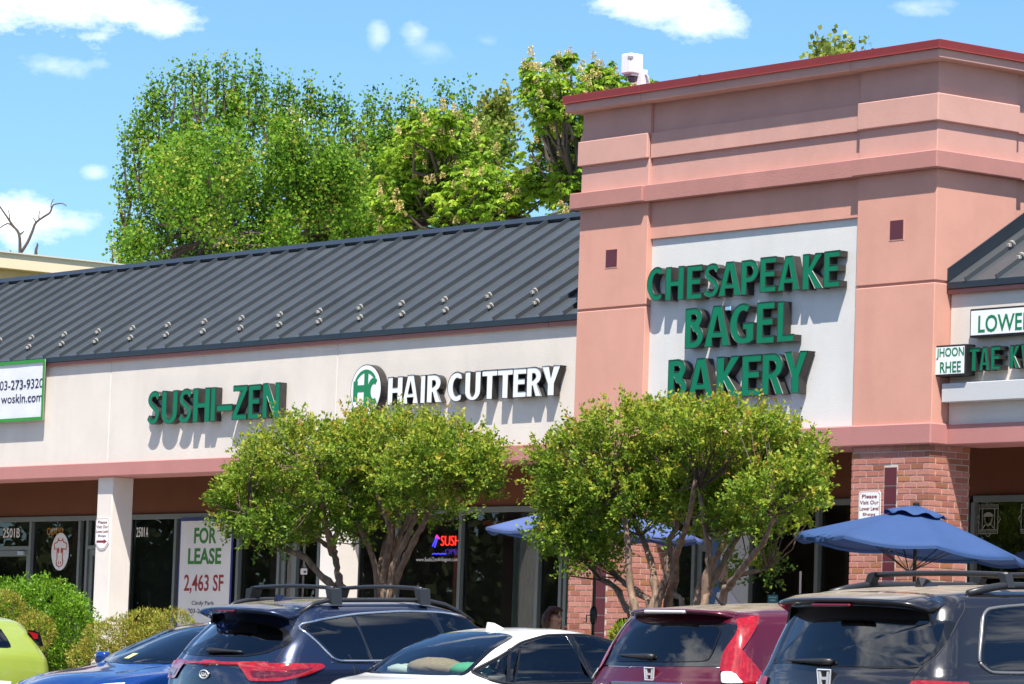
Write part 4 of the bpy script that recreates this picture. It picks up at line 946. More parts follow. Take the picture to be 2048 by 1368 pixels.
# ---- shrubs in the planting bed
M_BOX = leaf_mat('boxwood leaf', [(0, (.045, .12, .008)), (.5, (.15, .31, .016)), (1, (.28, .44, .035))], .45, .35, .3)
M_NAND = leaf_mat('nandina leaf', [(0, (.12, .18, .02)), (.45, (.32, .36, .04)), (.75, (.46, .34, .06)), (1, (.42, .17, .05))], .45, .35, .4)
def shrub(name, label, blobs, Y, n, m, ls, seed, wr=.55, grp=None):
    global RNG
    RNG = np.random.default_rng(seed); b0 = onY(blobs[0][0], blobs[0][1], Y)
    T = thing(name, label, 'shrub', (b0.x, Y, -3.35), grp); tot = sum(b[2]*b[3] for b in blobs); Ps, Ds = [], []
    st = MB()
    for (cx, cy, rx, ry) in blobs:
        c = np.array(onY(cx, cy, Y)); sc = (c-np.array(CAM))@np.array(_F)/FPX; k = int(n*rx*ry/tot); u = sphere_pts(k)
        lump = 1+.10*np.sin(u[:, 0]*9+cx)*np.sin(u[:, 2]*8)+.06*np.sin(u[:, 1]*17)
        p = c + u*np.array([rx*sc, rx*sc*.9, ry*sc])*(RNG.uniform(.6, 1, k)**.35*lump)[:, None]; Ps.append(p); Ds.append(u*.8+np.array([0, 0, .5])+RNG.normal(size=(k, 3))*.5)
        for q in range(7):
            e = Vector(p[RNG.integers(k)]); st.tube([(c[0]+RNG.normal()*.08, Y+RNG.normal()*.08, -3.4), (c[0]*.5+e.x*.5, Y*.5+e.y*.5, (e.z-3.4)/2+.1), e], [.014, .010, .004], 4, cap=False)
    P = np.concatenate(Ps); D = np.concatenate(Ds); P[:, 2] = np.maximum(P[:, 2], -3.36); k = len(P)
    leaves_obj('foliage', P, D, RNG.uniform(.7, 1.3, k)*ls, wr, .5+RNG.normal(size=k)*.2, m, T)
    o = st.build('stems', M_TWIG, T, recalc=False); o['kind'] = 'stuff'
shrub('boxwood_shrub', 'clipped rounded bright green shrub in front of the left column', [(85, 1255, 112, 100), (130, 1275, 65, 75), (20, 1235, 75, 75)], -4.5, 21000, M_BOX, .036, 41, .7)
shrub('nandina_shrub', 'reddish yellow feathery shrub at the left edge before the clipped green one', [(10, 1230, 48, 48), (70, 1265, 42, 40), (20, 1290, 60, 40)], -5.15, 7000, M_NAND, .042, 42, .3, 'reddish yellow feathery shrubs')
shrub('nandina_shrub', 'reddish yellow feathery shrub right of the clipped green one', [(200, 1285, 40, 40), (240, 1275, 50, 42), (190, 1320, 60, 40)], -4.9, 5400, M_NAND, .042, 43, .3, 'reddish yellow feathery shrubs')
shrub('nandina_shrub', 'reddish yellow feathery shrub below the FOR LEASE banner', [(290, 1258, 55, 40), (345, 1255, 48, 36), (310, 1300, 90, 45)], -4.6, 7000, M_NAND, .042, 44, .3, 'reddish yellow feathery shrubs')
shrub('small_shrub', 'low green tuft at the foot of the crape myrtle stems', [(1245, 1275, 22, 26)], -4.6, 700, M_MYR, .06, 45, .4)

# ================================================================== patio: umbrellas, table, people
M_UMB = mat('blue umbrella cloth', (.036, .088, .235), .8, var=.05, vscale=6)
def cloth_trans(m, f=.25, col=(.08, .19, .45)):
    nt = m.node_tree; b = nt.nodes['Principled BSDF']; o = [n for n in nt.nodes if n.type == 'OUTPUT_MATERIAL'][0]
    t = nt.nodes.new('ShaderNodeBsdfTranslucent'); t.inputs[0].default_value = (*col, 1); mx = nt.nodes.new('ShaderNodeMixShader'); mx.inputs[0].default_value = f
    nt.links.new(b.outputs[0], mx.inputs[1]); nt.links.new(t.outputs[0], mx.inputs[2]); nt.links.new(mx.outputs[0], o.inputs[0]); return m
cloth_trans(M_UMB); M_UMB2 = cloth_trans(mat('sunlit blue cloth', (.10, .15, .36), .8, var=.05, vscale=6))  # second umbrella: same blue cloth, sun shining through it put into a paler colour
M_POLE = mat('black painted pole', (.014, .014, .015), .4)
def umbrella(label, top, rad, drop, cloth, tilt, spin):
    T = thing('patio_umbrella', label, 'umbrella', (top.x, top.y, WALK), 'blue patio umbrellas')
    ax = Vector((-_R.y, _R.x, 0)).normalized(); Q = Matrix.Rotation(tilt, 3, ax)
    def W(p): return Q @ Vector(p) + top
    NS, NR = 8, 8
    def rimpt(a, f, z0=0.0):
        k = (a-spin)/(2*math.pi/NS); fr = k-math.floor(k); ch = math.cos(math.pi/NS)/math.cos((fr-.5)*2*math.pi/NS)
        r = rad*f*ch; return (r*math.cos(a), r*math.sin(a), z0-drop*(f**1.12)-.045*f*math.sin(math.pi*fr))
    m = MB(); seg = 6; nn = NS*seg; vs = []
    for j in range(NR+1):
        f = .10+.90*j/NR
        for i in range(nn): vs.append(W(rimpt(spin+2*math.pi*i/nn, f)))
    fs = [(j*nn+i, j*nn+(i+1) % nn, (j+1)*nn+(i+1) % nn, (j+1)*nn+i) for j in range(NR) for i in range(nn)]
    m.add(vs, fs); cn = m.build('canopy', cloth, T, smooth=True); cn.modifiers.new('thick', 'SOLIDIFY').thickness = .003
    me = cn.data
    m = MB(); vs = []                                   # hem
    for i in range(nn):
        p = Vector(rimpt(spin+2*math.pi*i/nn, 1.0)); vs += [W(p*1.0), W(p+Vector((0, 0, -.03)))]
    m.add(vs, [(2*i, 2*((i+1) % nn), 2*((i+1) % nn)+1, 2*i+1) for i in range(nn)]); m.build('hem', cloth, cn)
    m = MB(); vs = []                                   # wind vent
    for j in range(4):
        f = .02+.25*j/3
        for i in range(nn):
            p = Vector(rimpt(spin+2*math.pi*i/nn, f)); vs.append(W(p+Vector((0, 0, .045+.02*math.sin(i*6.283/seg)*(j/3)))))
    m.add(vs, [(j*nn+i, j*nn+(i+1) % nn, (j+1)*nn+(i+1) % nn, (j+1)*nn+i) for j in range(3) for i in range(nn)]); vt = m.build('vent', cloth, T, smooth=True); vt.modifiers.new('thick', 'SOLIDIFY').thickness = .003
    for i in range(NS):
        a = spin+2*math.pi*i/NS
        rb = MB().tube([W((0, 0, -.03)), W(Vector(rimpt(a, .5))+Vector((0, 0, -.02))), W(Vector(rimpt(a, .99))+Vector((0, 0, -.012)))], .008, 5).build('rib', M_POLE, T)
        MB().tube([W((0, 0, -drop-.25)), W(Vector(rimpt(a, .55))+Vector((0, 0, -.03)))], .006, 4).build('strut', M_POLE, rb)
    MB().tube([(top.x, top.y, WALK+.03), (top.x, top.y, top.z-.4), W((0, 0, .04))], .019, 10).build('pole', M_POLE, T, smooth=True)
    MB().lathe([(.03, top.z+.03), (.036, top.z+.05), (.034, top.z+.068), (.012, top.z+.075)], top.x, top.y, 12).build('finial', M_POLE, T)
    MB().lathe([(.022, -2.08), (.040, -2.05), (.043, -1.93), (.024, -1.88)], top.x, top.y, 12).build('crank_housing', M_POLE, T, smooth=True)
    MB().tube([(top.x, top.y-.04, -1.98), (top.x, top.y-.10, -1.98), (top.x, top.y-.10, -2.06), (top.x, top.y-.14, -2.06)], .007, 6).build('crank_handle', M_POLE, T)
    MB().lathe([(.26, WALK+.001), (.26, WALK+.05), (.20, WALK+.08), (.03, WALK+.10), (.028, WALK+.32)], top.x, top.y, 20).build('base', M_POLE, T)
    return T
U1 = umbrella('blue patio umbrella in front of the right brick pier', at(1832, 1019, 40), 1.24, .40, M_UMB, math.radians(5.0), .22)
U2p = at(1194, 1004, 44.2)
U2 = umbrella('lavender blue patio umbrella behind the crape myrtle', U2p, 1.28, .36, M_UMB2, math.radians(1.0), .35)
M_TAB = mat('black mesh metal', (.02, .02, .021), .5)
def table_set(px, py, label, grp):
    T = thing('patio_table', label, 'table', (px, py, WALK), grp)
    MB().lathe([(.40, WALK+.70), (.405, WALK+.71), (.405, WALK+.725), (.40, WALK+.735)], px, py, 28).build('table_top', M_TAB, T)
    for k in range(4):
        a = k*math.pi/2+.5; MB().tube([(px+.30*math.cos(a), py+.30*math.sin(a), WALK+.70), (px+.22*math.cos(a), py+.22*math.sin(a), WALK+.35), (px+.33*math.cos(a), py+.33*math.sin(a), WALK+.005)], .014, 6).build('leg', M_TAB, T)
table_set(U2p.x, U2p.y, 'round black patio table under the lavender blue umbrella', 'patio tables'); table_set(at(1836, 1019, 40).x, at(1836, 1019, 40).y, 'round black patio table under the umbrella by the right pier', 'patio tables')
def chair(label, x, y, rz):
    T = thing('patio_chair', label, 'chair', (x, y, WALK), 'black patio chairs'); T.rotation_euler.z = rz
    def part(nm, m): return m.build(nm, M_TAB, T, wc=False)
    part('seat', MB().box(-.22, .22, -.20, .22, .43, .455, c=.008))
    b = MB().box(-.21, .21, .20, .222, .50, .86, c=.006); part('backrest', b)
    for sx_ in (-1, 1):
        part('leg', MB().tube([(sx_*.22, -.19, 0), (sx_*.215, -.18, .44)], .012, 6)); part('leg', MB().tube([(sx_*.22, .27, 0), (sx_*.215, .20, .44), (sx_*.21, .225, .86)], .012, 6))
        part('armrest', MB().tube([(sx_*.24, -.18, .44), (sx_*.25, -.17, .64), (sx_*.25, .21, .66)], .011, 6))
hd = at(1112, 1238, 45.4)
face_dir = (Vector((_R.x, _R.y, 0)).normalized()*.86 - Vector((_F.x, _F.y, 0)).normalized()*.5).normalized()
def rot_to(d): return math.atan2(d.y, d.x)+math.pi/2      # chair's local -y points along d
seat1 = Vector((hd.x, hd.y, 0))-face_dir*.06
chair('black patio chair under the seated woman', seat1.x, seat1.y, rot_to(face_dir))
M_SKIN = mat('skin', (.52, .29, .20), .5, var=.05, vscale=14)
def person(label, head, fdir, shirt, hairm, hair_len, look=0.0):
    """seated figure; head = centre of the head"""
    base = Vector((head.x, head.y, WALK)) - fdir*.06
    T = thing('person', label, 'person', base); T.rotation_euler.z = math.atan2(fdir.y, fdir.x)-math.pi/2      # local +y = facing
    hz = head.z-WALK
    V = {'pel': (0, -.02, .53, .125), 'belly': (0, -.01, .70, .118), 'chest': (0, .0, hz-.40, .135), 'sh': (0, .005, hz-.27, .085), 'neck': (0, .02, hz-.16, .050), 'jaw': (0, .045, hz-.055, .066), 'head': (0, .035, hz+.01, .092), 'crown': (0, .02, hz+.065, .074), 'nose': (0, .135, hz-.012, .013), 'chin': (0, .105, hz-.09, .026),
         'shl': (-.165, .0, hz-.29, .052), 'ell': (-.20, .08, hz-.53, .040), 'wrl': (-.12, .28, hz-.47, .026), 'hal': (-.09, .33, hz-.45, .028), 'shr': (.165, .0, hz-.29, .052), 'elr': (.20, .14, hz-.50, .040), 'wrr': (.07, .20, hz-.22, .026), 'har': (.045, .165, hz-.14, .028),
         'hil': (-.10, .02, .50, .095), 'knl': (-.12, .44, .50, .062), 'anl': (-.12, .42, .10, .042), 'tol': (-.12, .56, .04, .035), 'hir': (.10, .02, .50, .095), 'knr': (.12, .44, .50, .062), 'anr': (.12, .42, .10, .042), 'tor': (.12, .56, .04, .035)}
    E_ = [('pel', 'belly'), ('belly', 'chest'), ('chest', 'sh'), ('sh', 'neck'), ('neck', 'jaw'), ('jaw', 'head'), ('head', 'crown'), ('head', 'nose'), ('jaw', 'chin'), ('sh', 'shl'), ('shl', 'ell'), ('ell', 'wrl'), ('wrl', 'hal'), ('sh', 'shr'), ('shr', 'elr'), ('elr', 'wrr'), ('wrr', 'har'), ('pel', 'hil'), ('hil', 'knl'), ('knl', 'anl'), ('anl', 'tol'), ('pel', 'hir'), ('hir', 'knr'), ('knr', 'anr'), ('anr', 'tor')]
    for s, c_ in (('l', 'hal'), ('r', 'har')):
        b = Vector(V[c_][:3]); up_ = Vector((0, .35, .6)) if s == 'r' else Vector((.15, .9, .1)); up_.normalize(); side = Vector((1, 0, 0))
        for k, (o_, ln) in enumerate(((-.030, .062), (-.011, .072), (.009, .068), (.028, .054))):
            V[f'f{s}{k}'] = (*(b+side*o_+up_*.045), .0095); V[f'g{s}{k}'] = (*(b+side*o_+up_*(.045+ln*.7)+Vector((0, .012, -.012))), .0075); E_ += [(c_, f'f{s}{k}'), (f'f{s}{k}', f'g{s}{k}')]
        V[f't{s}'] = (*(b+side*(.045 if s == 'l' else -.045)+up_*.025), .010); E_.append((c_, f't{s}'))
    keys = list(V); me = bpy.data.meshes.new('body'); me.from_pydata([V[k][:3] for k in keys], [(keys.index(a), keys.index(b)) for a, b in E_], [])
    o = bpy.data.objects.new('body', me); COL.objects.link(o); o.parent = T
    sk = o.modifiers.new('skin', 'SKIN'); sk.use_smooth_shade = True; o.modifiers.new('sub', 'SUBSURF').levels = 2; o.modifiers['sub'].render_levels = 2
    for i, k in enumerate(keys): me.skin_vertices[0].data[i].radius = (V[k][3], V[k][3]); me.skin_vertices[0].data[i].use_root = (k == 'pel')
    me.materials.append(M_SKIN)
    # clothes: the same skeleton a little thicker, without head and hands
    keep = [k for k in keys if k in ('pel', 'belly', 'chest', 'sh', 'shl', 'ell', 'shr', 'elr', 'hil', 'knl', 'anl', 'hir', 'knr', 'anr')]
    for nm, ks, m in (('shirt', ('pel', 'belly', 'chest', 'sh', 'shl', 'ell', 'shr', 'elr'), shirt), ('trousers', ('pel', 'hil', 'knl', 'anl', 'hir', 'knr', 'anr'), mat('dark denim', (.03, .035, .06), .9, var=.15, vscale=20))):
        me2 = bpy.data.meshes.new(nm); me2.from_pydata([V[k][:3] for k in ks], [(ks.index(a), ks.index(b)) for a, b in E_ if a in ks and b in ks], []); c2 = bpy.data.objects.new(nm, me2); COL.objects.link(c2); c2.parent = T
        s2 = c2.modifiers.new('skin', 'SKIN'); s2.use_smooth_shade = True; q_ = c2.modifiers.new('sub', 'SUBSURF'); q_.levels = 2; q_.render_levels = 2
        for i, k in enumerate(ks): me2.skin_vertices[0].data[i].radius = (V[k][3]+.016,)*2; me2.skin_vertices[0].data[i].use_root = (k == 'pel')
        me2.materials.append(m)
    # eyes, mouth
    for s in (-1, 1):
        MB().lathe([(.002, hz+.004), (.011, hz+.008), (.012, hz+.013), (.002, hz+.022)], s*.034, .112, 8).build('eye', mat('eye dark', (.03, .02, .015), .3), T, wc=False, smooth=True)
        MB().box(s*.034-.016, s*.034+.016, .108, .120, hz+.026, hz+.031, c=.002).build('eyebrow', hairm, T, wc=False)
    MB().box(-.024, .024, .104, .118, hz-.058, hz-.048, c=.003).build('mouth', mat('lips', (.34, .10, .09), .5), T, wc=False)
    # hair: cap and side curtain made of many strands
    hm = MB(); rr = random.Random(3)
    for k in range(300):
        a = rr.uniform(0, 2*math.pi); el = rr.uniform(-.1, 1.5)
        dx, dy, dz = math.cos(a)*math.cos(el), math.sin(a)*math.cos(el), math.sin(el)
        if dy > .02 and dz < .72: continue
        root = Vector((dx*.096, .03+dy*.108, hz+.03+dz*.108)); pts = [Vector((dx*.03, .02+dy*.05, hz+.142)), root]
        L_ = hair_len*rr.uniform(.75, 1.08)*(.16 if dy > -.05 and abs(dx) < .93 else 1.0); out = Vector((dx, dy-.12, 0)).normalized()
        for q in range(1, 5): pts.append(root+out*(.018+.010*math.sin(q))+Vector((rr.uniform(-.006, .006), rr.uniform(-.006, .006), -L_*q/4-.0)))
        hm.tube(pts, [.010, .013, .013, .012, .010, .004], 5, cap=False)
    hm.build('hair', hairm, T, smooth=True, wc=False, recalc=False)
    return T
person('seated woman with shoulder length brown hair eating at the patio table', hd, face_dir, mat('beige blouse', (.45, .38, .30), .9), mat('brown hair', (.085, .032, .016), .45, var=.4, vscale=30), .17)
h2 = at(1247, 1262, 43.6)
d2 = Vector((-_R.x*.9-.2, -_R.y*.7+.3, 0)).normalized()
person('seated person with dark hair mostly hidden by the crape myrtle stems', h2, d2, mat('black shirt', (.02, .02, .022), .9), mat('black hair', (.012, .010, .010), .4), .12)
s2_ = Vector((h2.x, h2.y, 0))-d2*.06
chair('black patio chair under the dark haired person', s2_.x, s2_.y, rot_to(d2))
# ================================================================== cars
def paint(name, col, metal=.35, rough=.32, dust=0.0, flake=0.0):
    m = bpy.data.materials.new(name); m.use_nodes = True; nt = m.node_tree; b = nt.nodes['Principled BSDF']; o = [n for n in nt.nodes if n.type == 'OUTPUT_MATERIAL'][0]
    b.inputs['Base Color'].default_value = (*col, 1); b.inputs['Metallic'].default_value = metal; b.inputs['Roughness'].default_value = rough; b.inputs['Coat Weight'].default_value = 1; b.inputs['Coat Roughness'].default_value = .02
    if dust:
        g_ = nt.nodes.new('ShaderNodeNewGeometry'); s = nt.nodes.new('ShaderNodeSeparateXYZ'); nt.links.new(g_.outputs['Normal'], s.inputs[0])
        r = nt.nodes.new('ShaderNodeMapRange'); r.inputs['From Min'].default_value = .92; r.inputs['From Max'].default_value = 1.0; r.inputs['To Min'].default_value = 0; r.inputs['To Max'].default_value = dust; nt.links.new(s.outputs[2], r.inputs[0])
        tc = nt.nodes.new('ShaderNodeTexCoord'); n = nt.nodes.new('ShaderNodeTexNoise'); n.inputs['Scale'].default_value = 7; n.inputs['Detail'].default_value = 9; nt.links.new(tc.outputs['Object'], n.inputs['Vector'])
        mu = nt.nodes.new('ShaderNodeMath'); mu.operation = 'MULTIPLY'; nt.links.new(r.outputs[0], mu.inputs[0]); nt.links.new(n.outputs[0], mu.inputs[1]); m2 = nt.nodes.new('ShaderNodeMath'); m2.operation = 'MULTIPLY'; m2.inputs[1].default_value = 1.7; m2.use_clamp = True; nt.links.new(mu.outputs[0], m2.inputs[0])
        d = nt.nodes.new('ShaderNodeBsdfDiffuse'); d.inputs[0].default_value = (.25, .21, .165, 1); mx0 = nt.nodes.new('ShaderNodeMixShader'); nt.links.new(m2.outputs[0], mx0.inputs[0]); nt.links.new(b.outputs[0], mx0.inputs[1]); nt.links.new(d.outputs[0], mx0.inputs[2]); src = mx0.outputs[0]
    else: src = b.outputs[0]
    gg = nt.nodes.new('ShaderNodeNewGeometry'); di = nt.nodes.new('ShaderNodeBsdfDiffuse'); di.inputs[0].default_value = (.035, .035, .037, 1); mx = nt.nodes.new('ShaderNodeMixShader')   # dark cabin lining on the inside of the shell
    nt.links.new(gg.outputs['Backfacing'], mx.inputs[0]); nt.links.new(src, mx.inputs[1]); nt.links.new(di.outputs[0], mx.inputs[2]); nt.links.new(mx.outputs[0], o.inputs[0]); MATS[name] = m; return m
M_CGL = glass_mat('tinted car glass', (.20, .21, .21), 1.75); M_CGC = glass_mat('clear car glass', (.66, .78, .74), 1.7)
M_FRIT = mat('black glass border', (.008, .008, .009), .08, spec=.6)
M_CHR = mat('chrome trim', (.75, .75, .77), .12, metal=1.0)
M_EMB = mat('bright emblem', (.72, .72, .73), .25, metal=.35); M_PLAS = mat('black car plastic', (.018, .018, .019), .45); M_GLOSSB = mat('gloss black trim', (.006, .006, .007), .08, coat=1.0)
M_LAMP = mat('red lamp lens', (.30, .006, .010), .08, coat=1.0, var=.35, vscale=22); M_LAMPD = mat('dark red lamp lens', (.10, .004, .008), .08, coat=1.0); M_LCLR = mat('clear lamp lens', (.62, .62, .62), .1, coat=1.0, var=.3, vscale=40)
M_TYRE = mat('tyre rubber', (.018, .018, .018), .9); M_RIM = mat('alloy rim', (.45, .45, .46), .3, metal=.9); M_SEAT = mat('dark seat cloth', (.035, .035, .037), .95, var=.2, vscale=30); M_RAIL = mat('satin black rail', (.03, .031, .034), .38, metal=.3)
def crom(R, k):
    R = np.array(R, float); n = len(R); out = []
    for i in range(n-1):
        p0, p1, p2, p3 = R[max(0, i-1)], R[i], R[i+1], R[min(n-1, i+2)]
        # limit overshoot: tangents clamped
        m1 = (p2-p0)/2; m2 = (p3-p1)/2; d = p2-p1
        m1 = np.where(m1*d <= 0, 0, np.sign(d)*np.minimum(np.abs(m1), 2.2*np.abs(d))); m2 = np.where(m2*d <= 0, 0, np.sign(d)*np.minimum(np.abs(m2), 2.2*np.abs(d)))
        for j in range(k):
            s = j/k; out.append((2*s**3-3*s**2+1)*p1+(s**3-2*s**2+s)*m1+(-2*s**3+3*s**2)*p2+(s**3-s**2)*m2)
    out.append(R[-1]); return np.array(out)
def inpoly(pt, poly):
    x, y = pt; c = False; n = len(poly); j = n-1
    for i in range(n):
        xi, yi = poly[i]; xj, yj = poly[j]
        if (yi > y) != (yj > y) and x < (xj-xi)*(y-yi)/(yj-yi)+xi: c = not c
        j = i
    return c
def refine(poly, closed=True, k=5):
    """soft outline through the given corners"""
    n = len(poly); out = []
    P = [Vector((a, b)) for a, b in poly]
    for i in range(n if closed else n-1):
        p0, p1, p2, p3 = P[(i-1) % n], P[i], P[(i+1) % n], P[(i+2) % n]
        if not closed: p0 = P[max(0, i-1)]; p3 = P[min(n-1, i+2)]
        for j in range(k):
            s = j/k; tns = .55
            m1 = (p2-p0)*.5*tns; m2 = (p3-p1)*.5*tns
            out.append((2*s**3-3*s**2+1)*p1+(s**3-2*s**2+s)*m1+(-2*s**3+3*s**2)*p2+(s**3-s**2)*m2)
    if not closed: out.append(P[-1])
    return [(v.x, v.y) for v in out]
class Car:
    def __init__(s, name, label, loc, rings, mpaint, L, flip=False, group='cars parked along the kerb', wheel=(.82, 3.50, .345), pitch=.04, head=None, zk=1.0):
        s.T = thing(name, label, 'car', loc, group); s.L = L; s.mp = mpaint
        s.T.rotation_euler = (pitch*(-1 if flip else 1), 0, math.pi if flip else 0) if head is None else (0, pitch, head)
        s.T.scale = (1, 1, zk); s.MW = Matrix.LocRotScale(Vector(loc), s.T.rotation_euler, Vector((1, 1, zk))); s.MI = s.MW.inverted()
        R = crom(rings, 7); V = []; nR = []; 
        NB, NC, NS_ = 10, 9, 26
        for (z, yr, yf, w, rr, br, rf, bf) in R:
            rr = min(rr, w*.8); rf = min(rf, w*.8); pts = []
            for i in range(NB): x = (w-rr)*i/NB; pts.append((x, yr+br*(x/w)**2))
            y0 = yr+br*((w-rr)/w)**2; ryr = rr*1.0
            for i in range(NC): a = math.pi/2*i/NC; pts.append((w-rr+rr*math.sin(a), y0+ryr*(1-math.cos(a))))
            y1 = yf-bf*((w-rf)/w)**2
            ys0, ye = y0+ryr, y1-rf
            for i in range(NS_): t = i/NS_; pts.append((w*(1-.0), ys0+(ye-ys0)*t))
            for i in range(NC): a = math.pi/2*i/NC; pts.append((w-rf+rf*math.cos(a), ye+rf*math.sin(a)))
            for i in range(NB+1): x = (w-rf)*(1-i/NB); pts.append((x, yf-bf*(x/w)**2))
            # plan barrel: widest in the middle
            ym = (ys0+ye)/2; hl = max(.2, (yf-yr)/2)
            pts = [(x*(1-.035*max(0, abs(y-ym)/hl)**3), y) for x, y in pts]
            full = [(x, y, z) for x, y in pts] + [(-x, y, z) for x, y in pts[-2:0:-1]]
            V.append(full)
        n = len(V[0]); s.V = [p for r in V for p in r]; m = len(V)
        s.F = [(j*n+i, j*n+(i+1) % n, (j+1)*n+(i+1) % n, (j+1)*n+i) for j in range(m-1) for i in range(n)]
        ctr = len(s.V); yc = (V[-1][0][1]+V[-1][n//2][1])/2; s.V.append((0, yc, V[-1][0][2]+.004)); s.F += [((m-1)*n+i, (m-1)*n+(i+1) % n, ctr) for i in range(n)]
        s.F.append(tuple(range(n))[::-1])
        s.bvh = BVHTree.FromPolygons([Vector(v) for v in s.V], s.F); s.holes = []; s.rad = wheel
        s.T['wheelbase'] = wheel[1]-wheel[0]; del s.T['wheelbase']
        s.roof = R[-1][0]
        for wy in wheel[:2]: s.holes.append(('arch', [(wy+(wheel[2]+.05)*math.cos(a), wheel[2]+(wheel[2]+.05)*math.sin(a)) for a in np.linspace(0, 2*math.pi, 24, endpoint=False)]))
    def trace(s, px, mode, plane=None):
        """picture points -> local 2d outline on the body: mode x: (y,z), mode y: (x,z)"""
        o = s.MI @ CAM; out = []
        for (a, b) in px:
            d = (s.MI.to_3x3() @ ray(a, b)).normalized(); h = s.bvh.ray_cast(o, d)
            p = h[0]
            if p is None:
                t = ((plane if plane is not None else (.9 if mode == 'x' else .1)) - (o.x if mode == 'x' else o.y))/(d.x if mode == 'x' else d.y); p = o+d*t
            out.append((p.y, p.z) if mode == 'x' else (p.x, p.z))
        return out
    def hit(s, u, v, axis):
        """axis: '+x','-x' sides, '-y' rear, '+y' front, '+z' roof (u=x, v=y)"""
        if axis == '+x': o, d = (3, u, v), (-1, 0, 0)
        elif axis == '-x': o, d = (-3, u, v), (1, 0, 0)
        elif axis == '-y': o, d = (u, -3, v), (0, 1, 0)
        elif axis == '+y': o, d = (u, s.L+3, v), (0, -1, 0)
        elif axis == 'dr': k = .7071; o, d = (u*k+3*k, u*k-3*k+.0, v), (-k, k, 0)
        else: o, d = (u, v, 4), (0, 0, -1)
        h = s.bvh.ray_cast(Vector(o), Vector(d)); return (h[0], h[1]) if h[0] is not None else (None, None)
    def patch(s, name, outline, axis, m, off=.004, parent=None, cut=False, border=None, bw=.05, mirror=False, k=5, rings=(1, .97, .9, .75, .5, .22), soft=True, thick=0.0):
        """a panel that follows the body; cut opens the body behind it; border = material of a rim of width bw (fraction)"""
        P = refine(outline, True, k) if soft else list(outline)
        cx = sum(p[0] for p in P)/len(P); cy = sum(p[1] for p in P)/len(P)
        axes = [axis]+([{'+x': '-x', '-x': '+x'}.get(axis, axis)] if mirror else [])
        res = None
        for ai, ax in enumerate(axes):
            PP = P if not (mirror and ai == 1 and axis == '-y') else [(-a, b) for a, b in P]
            c2 = cx if PP is P else -cx
            fr = list(rings) if border is None else [1, 1-bw*.5, 1-bw, .85*(1-bw), .6*(1-bw), .3*(1-bw)]
            vs = []; ok = True; last = {}
            for f in fr:
                for i, (a, b) in enumerate(PP):
                    g_ = f; h = None
                    while g_ > .02:
                        h, nn = s.hit(c2+(a-c2)*g_, cy+(b-cy)*g_, ax)
                        if h is not None: break
                        g_ -= .04
                    if h is None: h, nn = Vector((0, 0, 0)), Vector((0, 0, 1))
                    if nn.dot({'+x': Vector((1, 0, 0)), '-x': Vector((-1, 0, 0)), '-y': Vector((0, -1, 0)), '+y': Vector((0, 1, 0)), 'dr': Vector((.7, -.7, 0))}.get(ax, Vector((0, 0, 1)))) < 0: nn = -nn
                    vs.append(h+nn*off)
            h, nn = s.hit(c2, cy, ax)
            if h is None: h, nn = Vector(vs[-1]), Vector((0, 0, 1))
            if nn.dot({'+x': Vector((1, 0, 0)), '-x': Vector((-1, 0, 0)), '-y': Vector((0, -1, 0)), '+y': Vector((0, 1, 0)), 'dr': Vector((.7, -.7, 0))}.get(ax, Vector((0, 0, 1)))) < 0: nn = -nn
            vs.append(h+nn*off); n = len(PP); mb = MB(); fs = []
            for j in range(len(fr)-1): fs += [((j*n+i), (j*n+(i+1) % n), ((j+1)*n+(i+1) % n), ((j+1)*n+i)) for i in range(n)]
            fs += [((len(fr)-1)*n+i, (len(fr)-1)*n+(i+1) % n, len(vs)-1) for i in range(n)]
            if border is None: mb.add(vs, fs); o = mb.build(name, m, parent or s.T, smooth=True, wc=False)
            else:
                q = 2*n; inner = MB().add(vs, fs[q:]); o = inner.build(name, m, parent or s.T, smooth=True, wc=False)
                rim = MB().add(vs[:3*n], fs[:q]); rim.build('glass_border', border, o, smooth=True, wc=False)
            if thick: 
                sm = o.modifiers.new('thick', 'SOLIDIFY'); sm.thickness = thick; sm.offset = 0
            if cut: s.holes.append((ax, [(c2+(a-c2)*(1-bw*.7), cy+(b-cy)*(1-bw*.7)) for a, b in PP]))
            s.last_edge = [Vector(v) for v in vs[:n]]
            if res is None: res = o; s.edge0 = s.last_edge
        return res
    def trim(s, name, m, r, edge=None, parent=None, mirror=False, i0=0.0, i1=1.0):
        e = edge or s.edge0; n = len(e); a, b = int(i0*n), int(i1*n); pts = [e[i % n] for i in range(a, b+1)]
        o = MB().tube(pts, r, 6, cap=True).build(name, m, parent or s.T, smooth=True, wc=False)
        if mirror: MB().tube([Vector((-p.x, p.y, p.z)) for p in pts], r, 6).build(name, m, parent or s.T, smooth=True, wc=False)
        return o
    def finish(s):
        keep = []; V = s.V
        for f in s.F:
            c = [sum(V[i][k] for i in f)/len(f) for k in range(3)]; bad = False
            for ax, P in s.holes:
                if ax == 'arch':
                    if abs(c[0]) > .5 and len(f) < 9 and inpoly((c[1], c[2]), P): bad = True
                elif ax in ('+x', '-x'):
                    if (c[0] > 0) == (ax == '+x') and abs(c[0]) > .35 and inpoly((c[1], c[2]), P): bad = True
                elif ax == '-y':
                    if c[1] < s.L*.5 and inpoly((c[0], c[2]), P) and not abs(c[2]-s.roof) < .02: bad = True
                elif ax == '+z':
                    if c[1] < s.L*.5 and c[2] > .9 and inpoly((c[0], c[1]), P): bad = True
                elif ax == '+y':
                    if c[1] > s.L*.5 and inpoly((c[0], c[2]), P): bad = True
                if bad: break
            if not bad: keep.append(f)
        mb = MB(); mb.add(V, keep); o = mb.build('body', s.mp, s.T, smooth=True, wc=False)
        y0, y1, r = s.rad; w = max(abs(v[0]) for v in s.V)
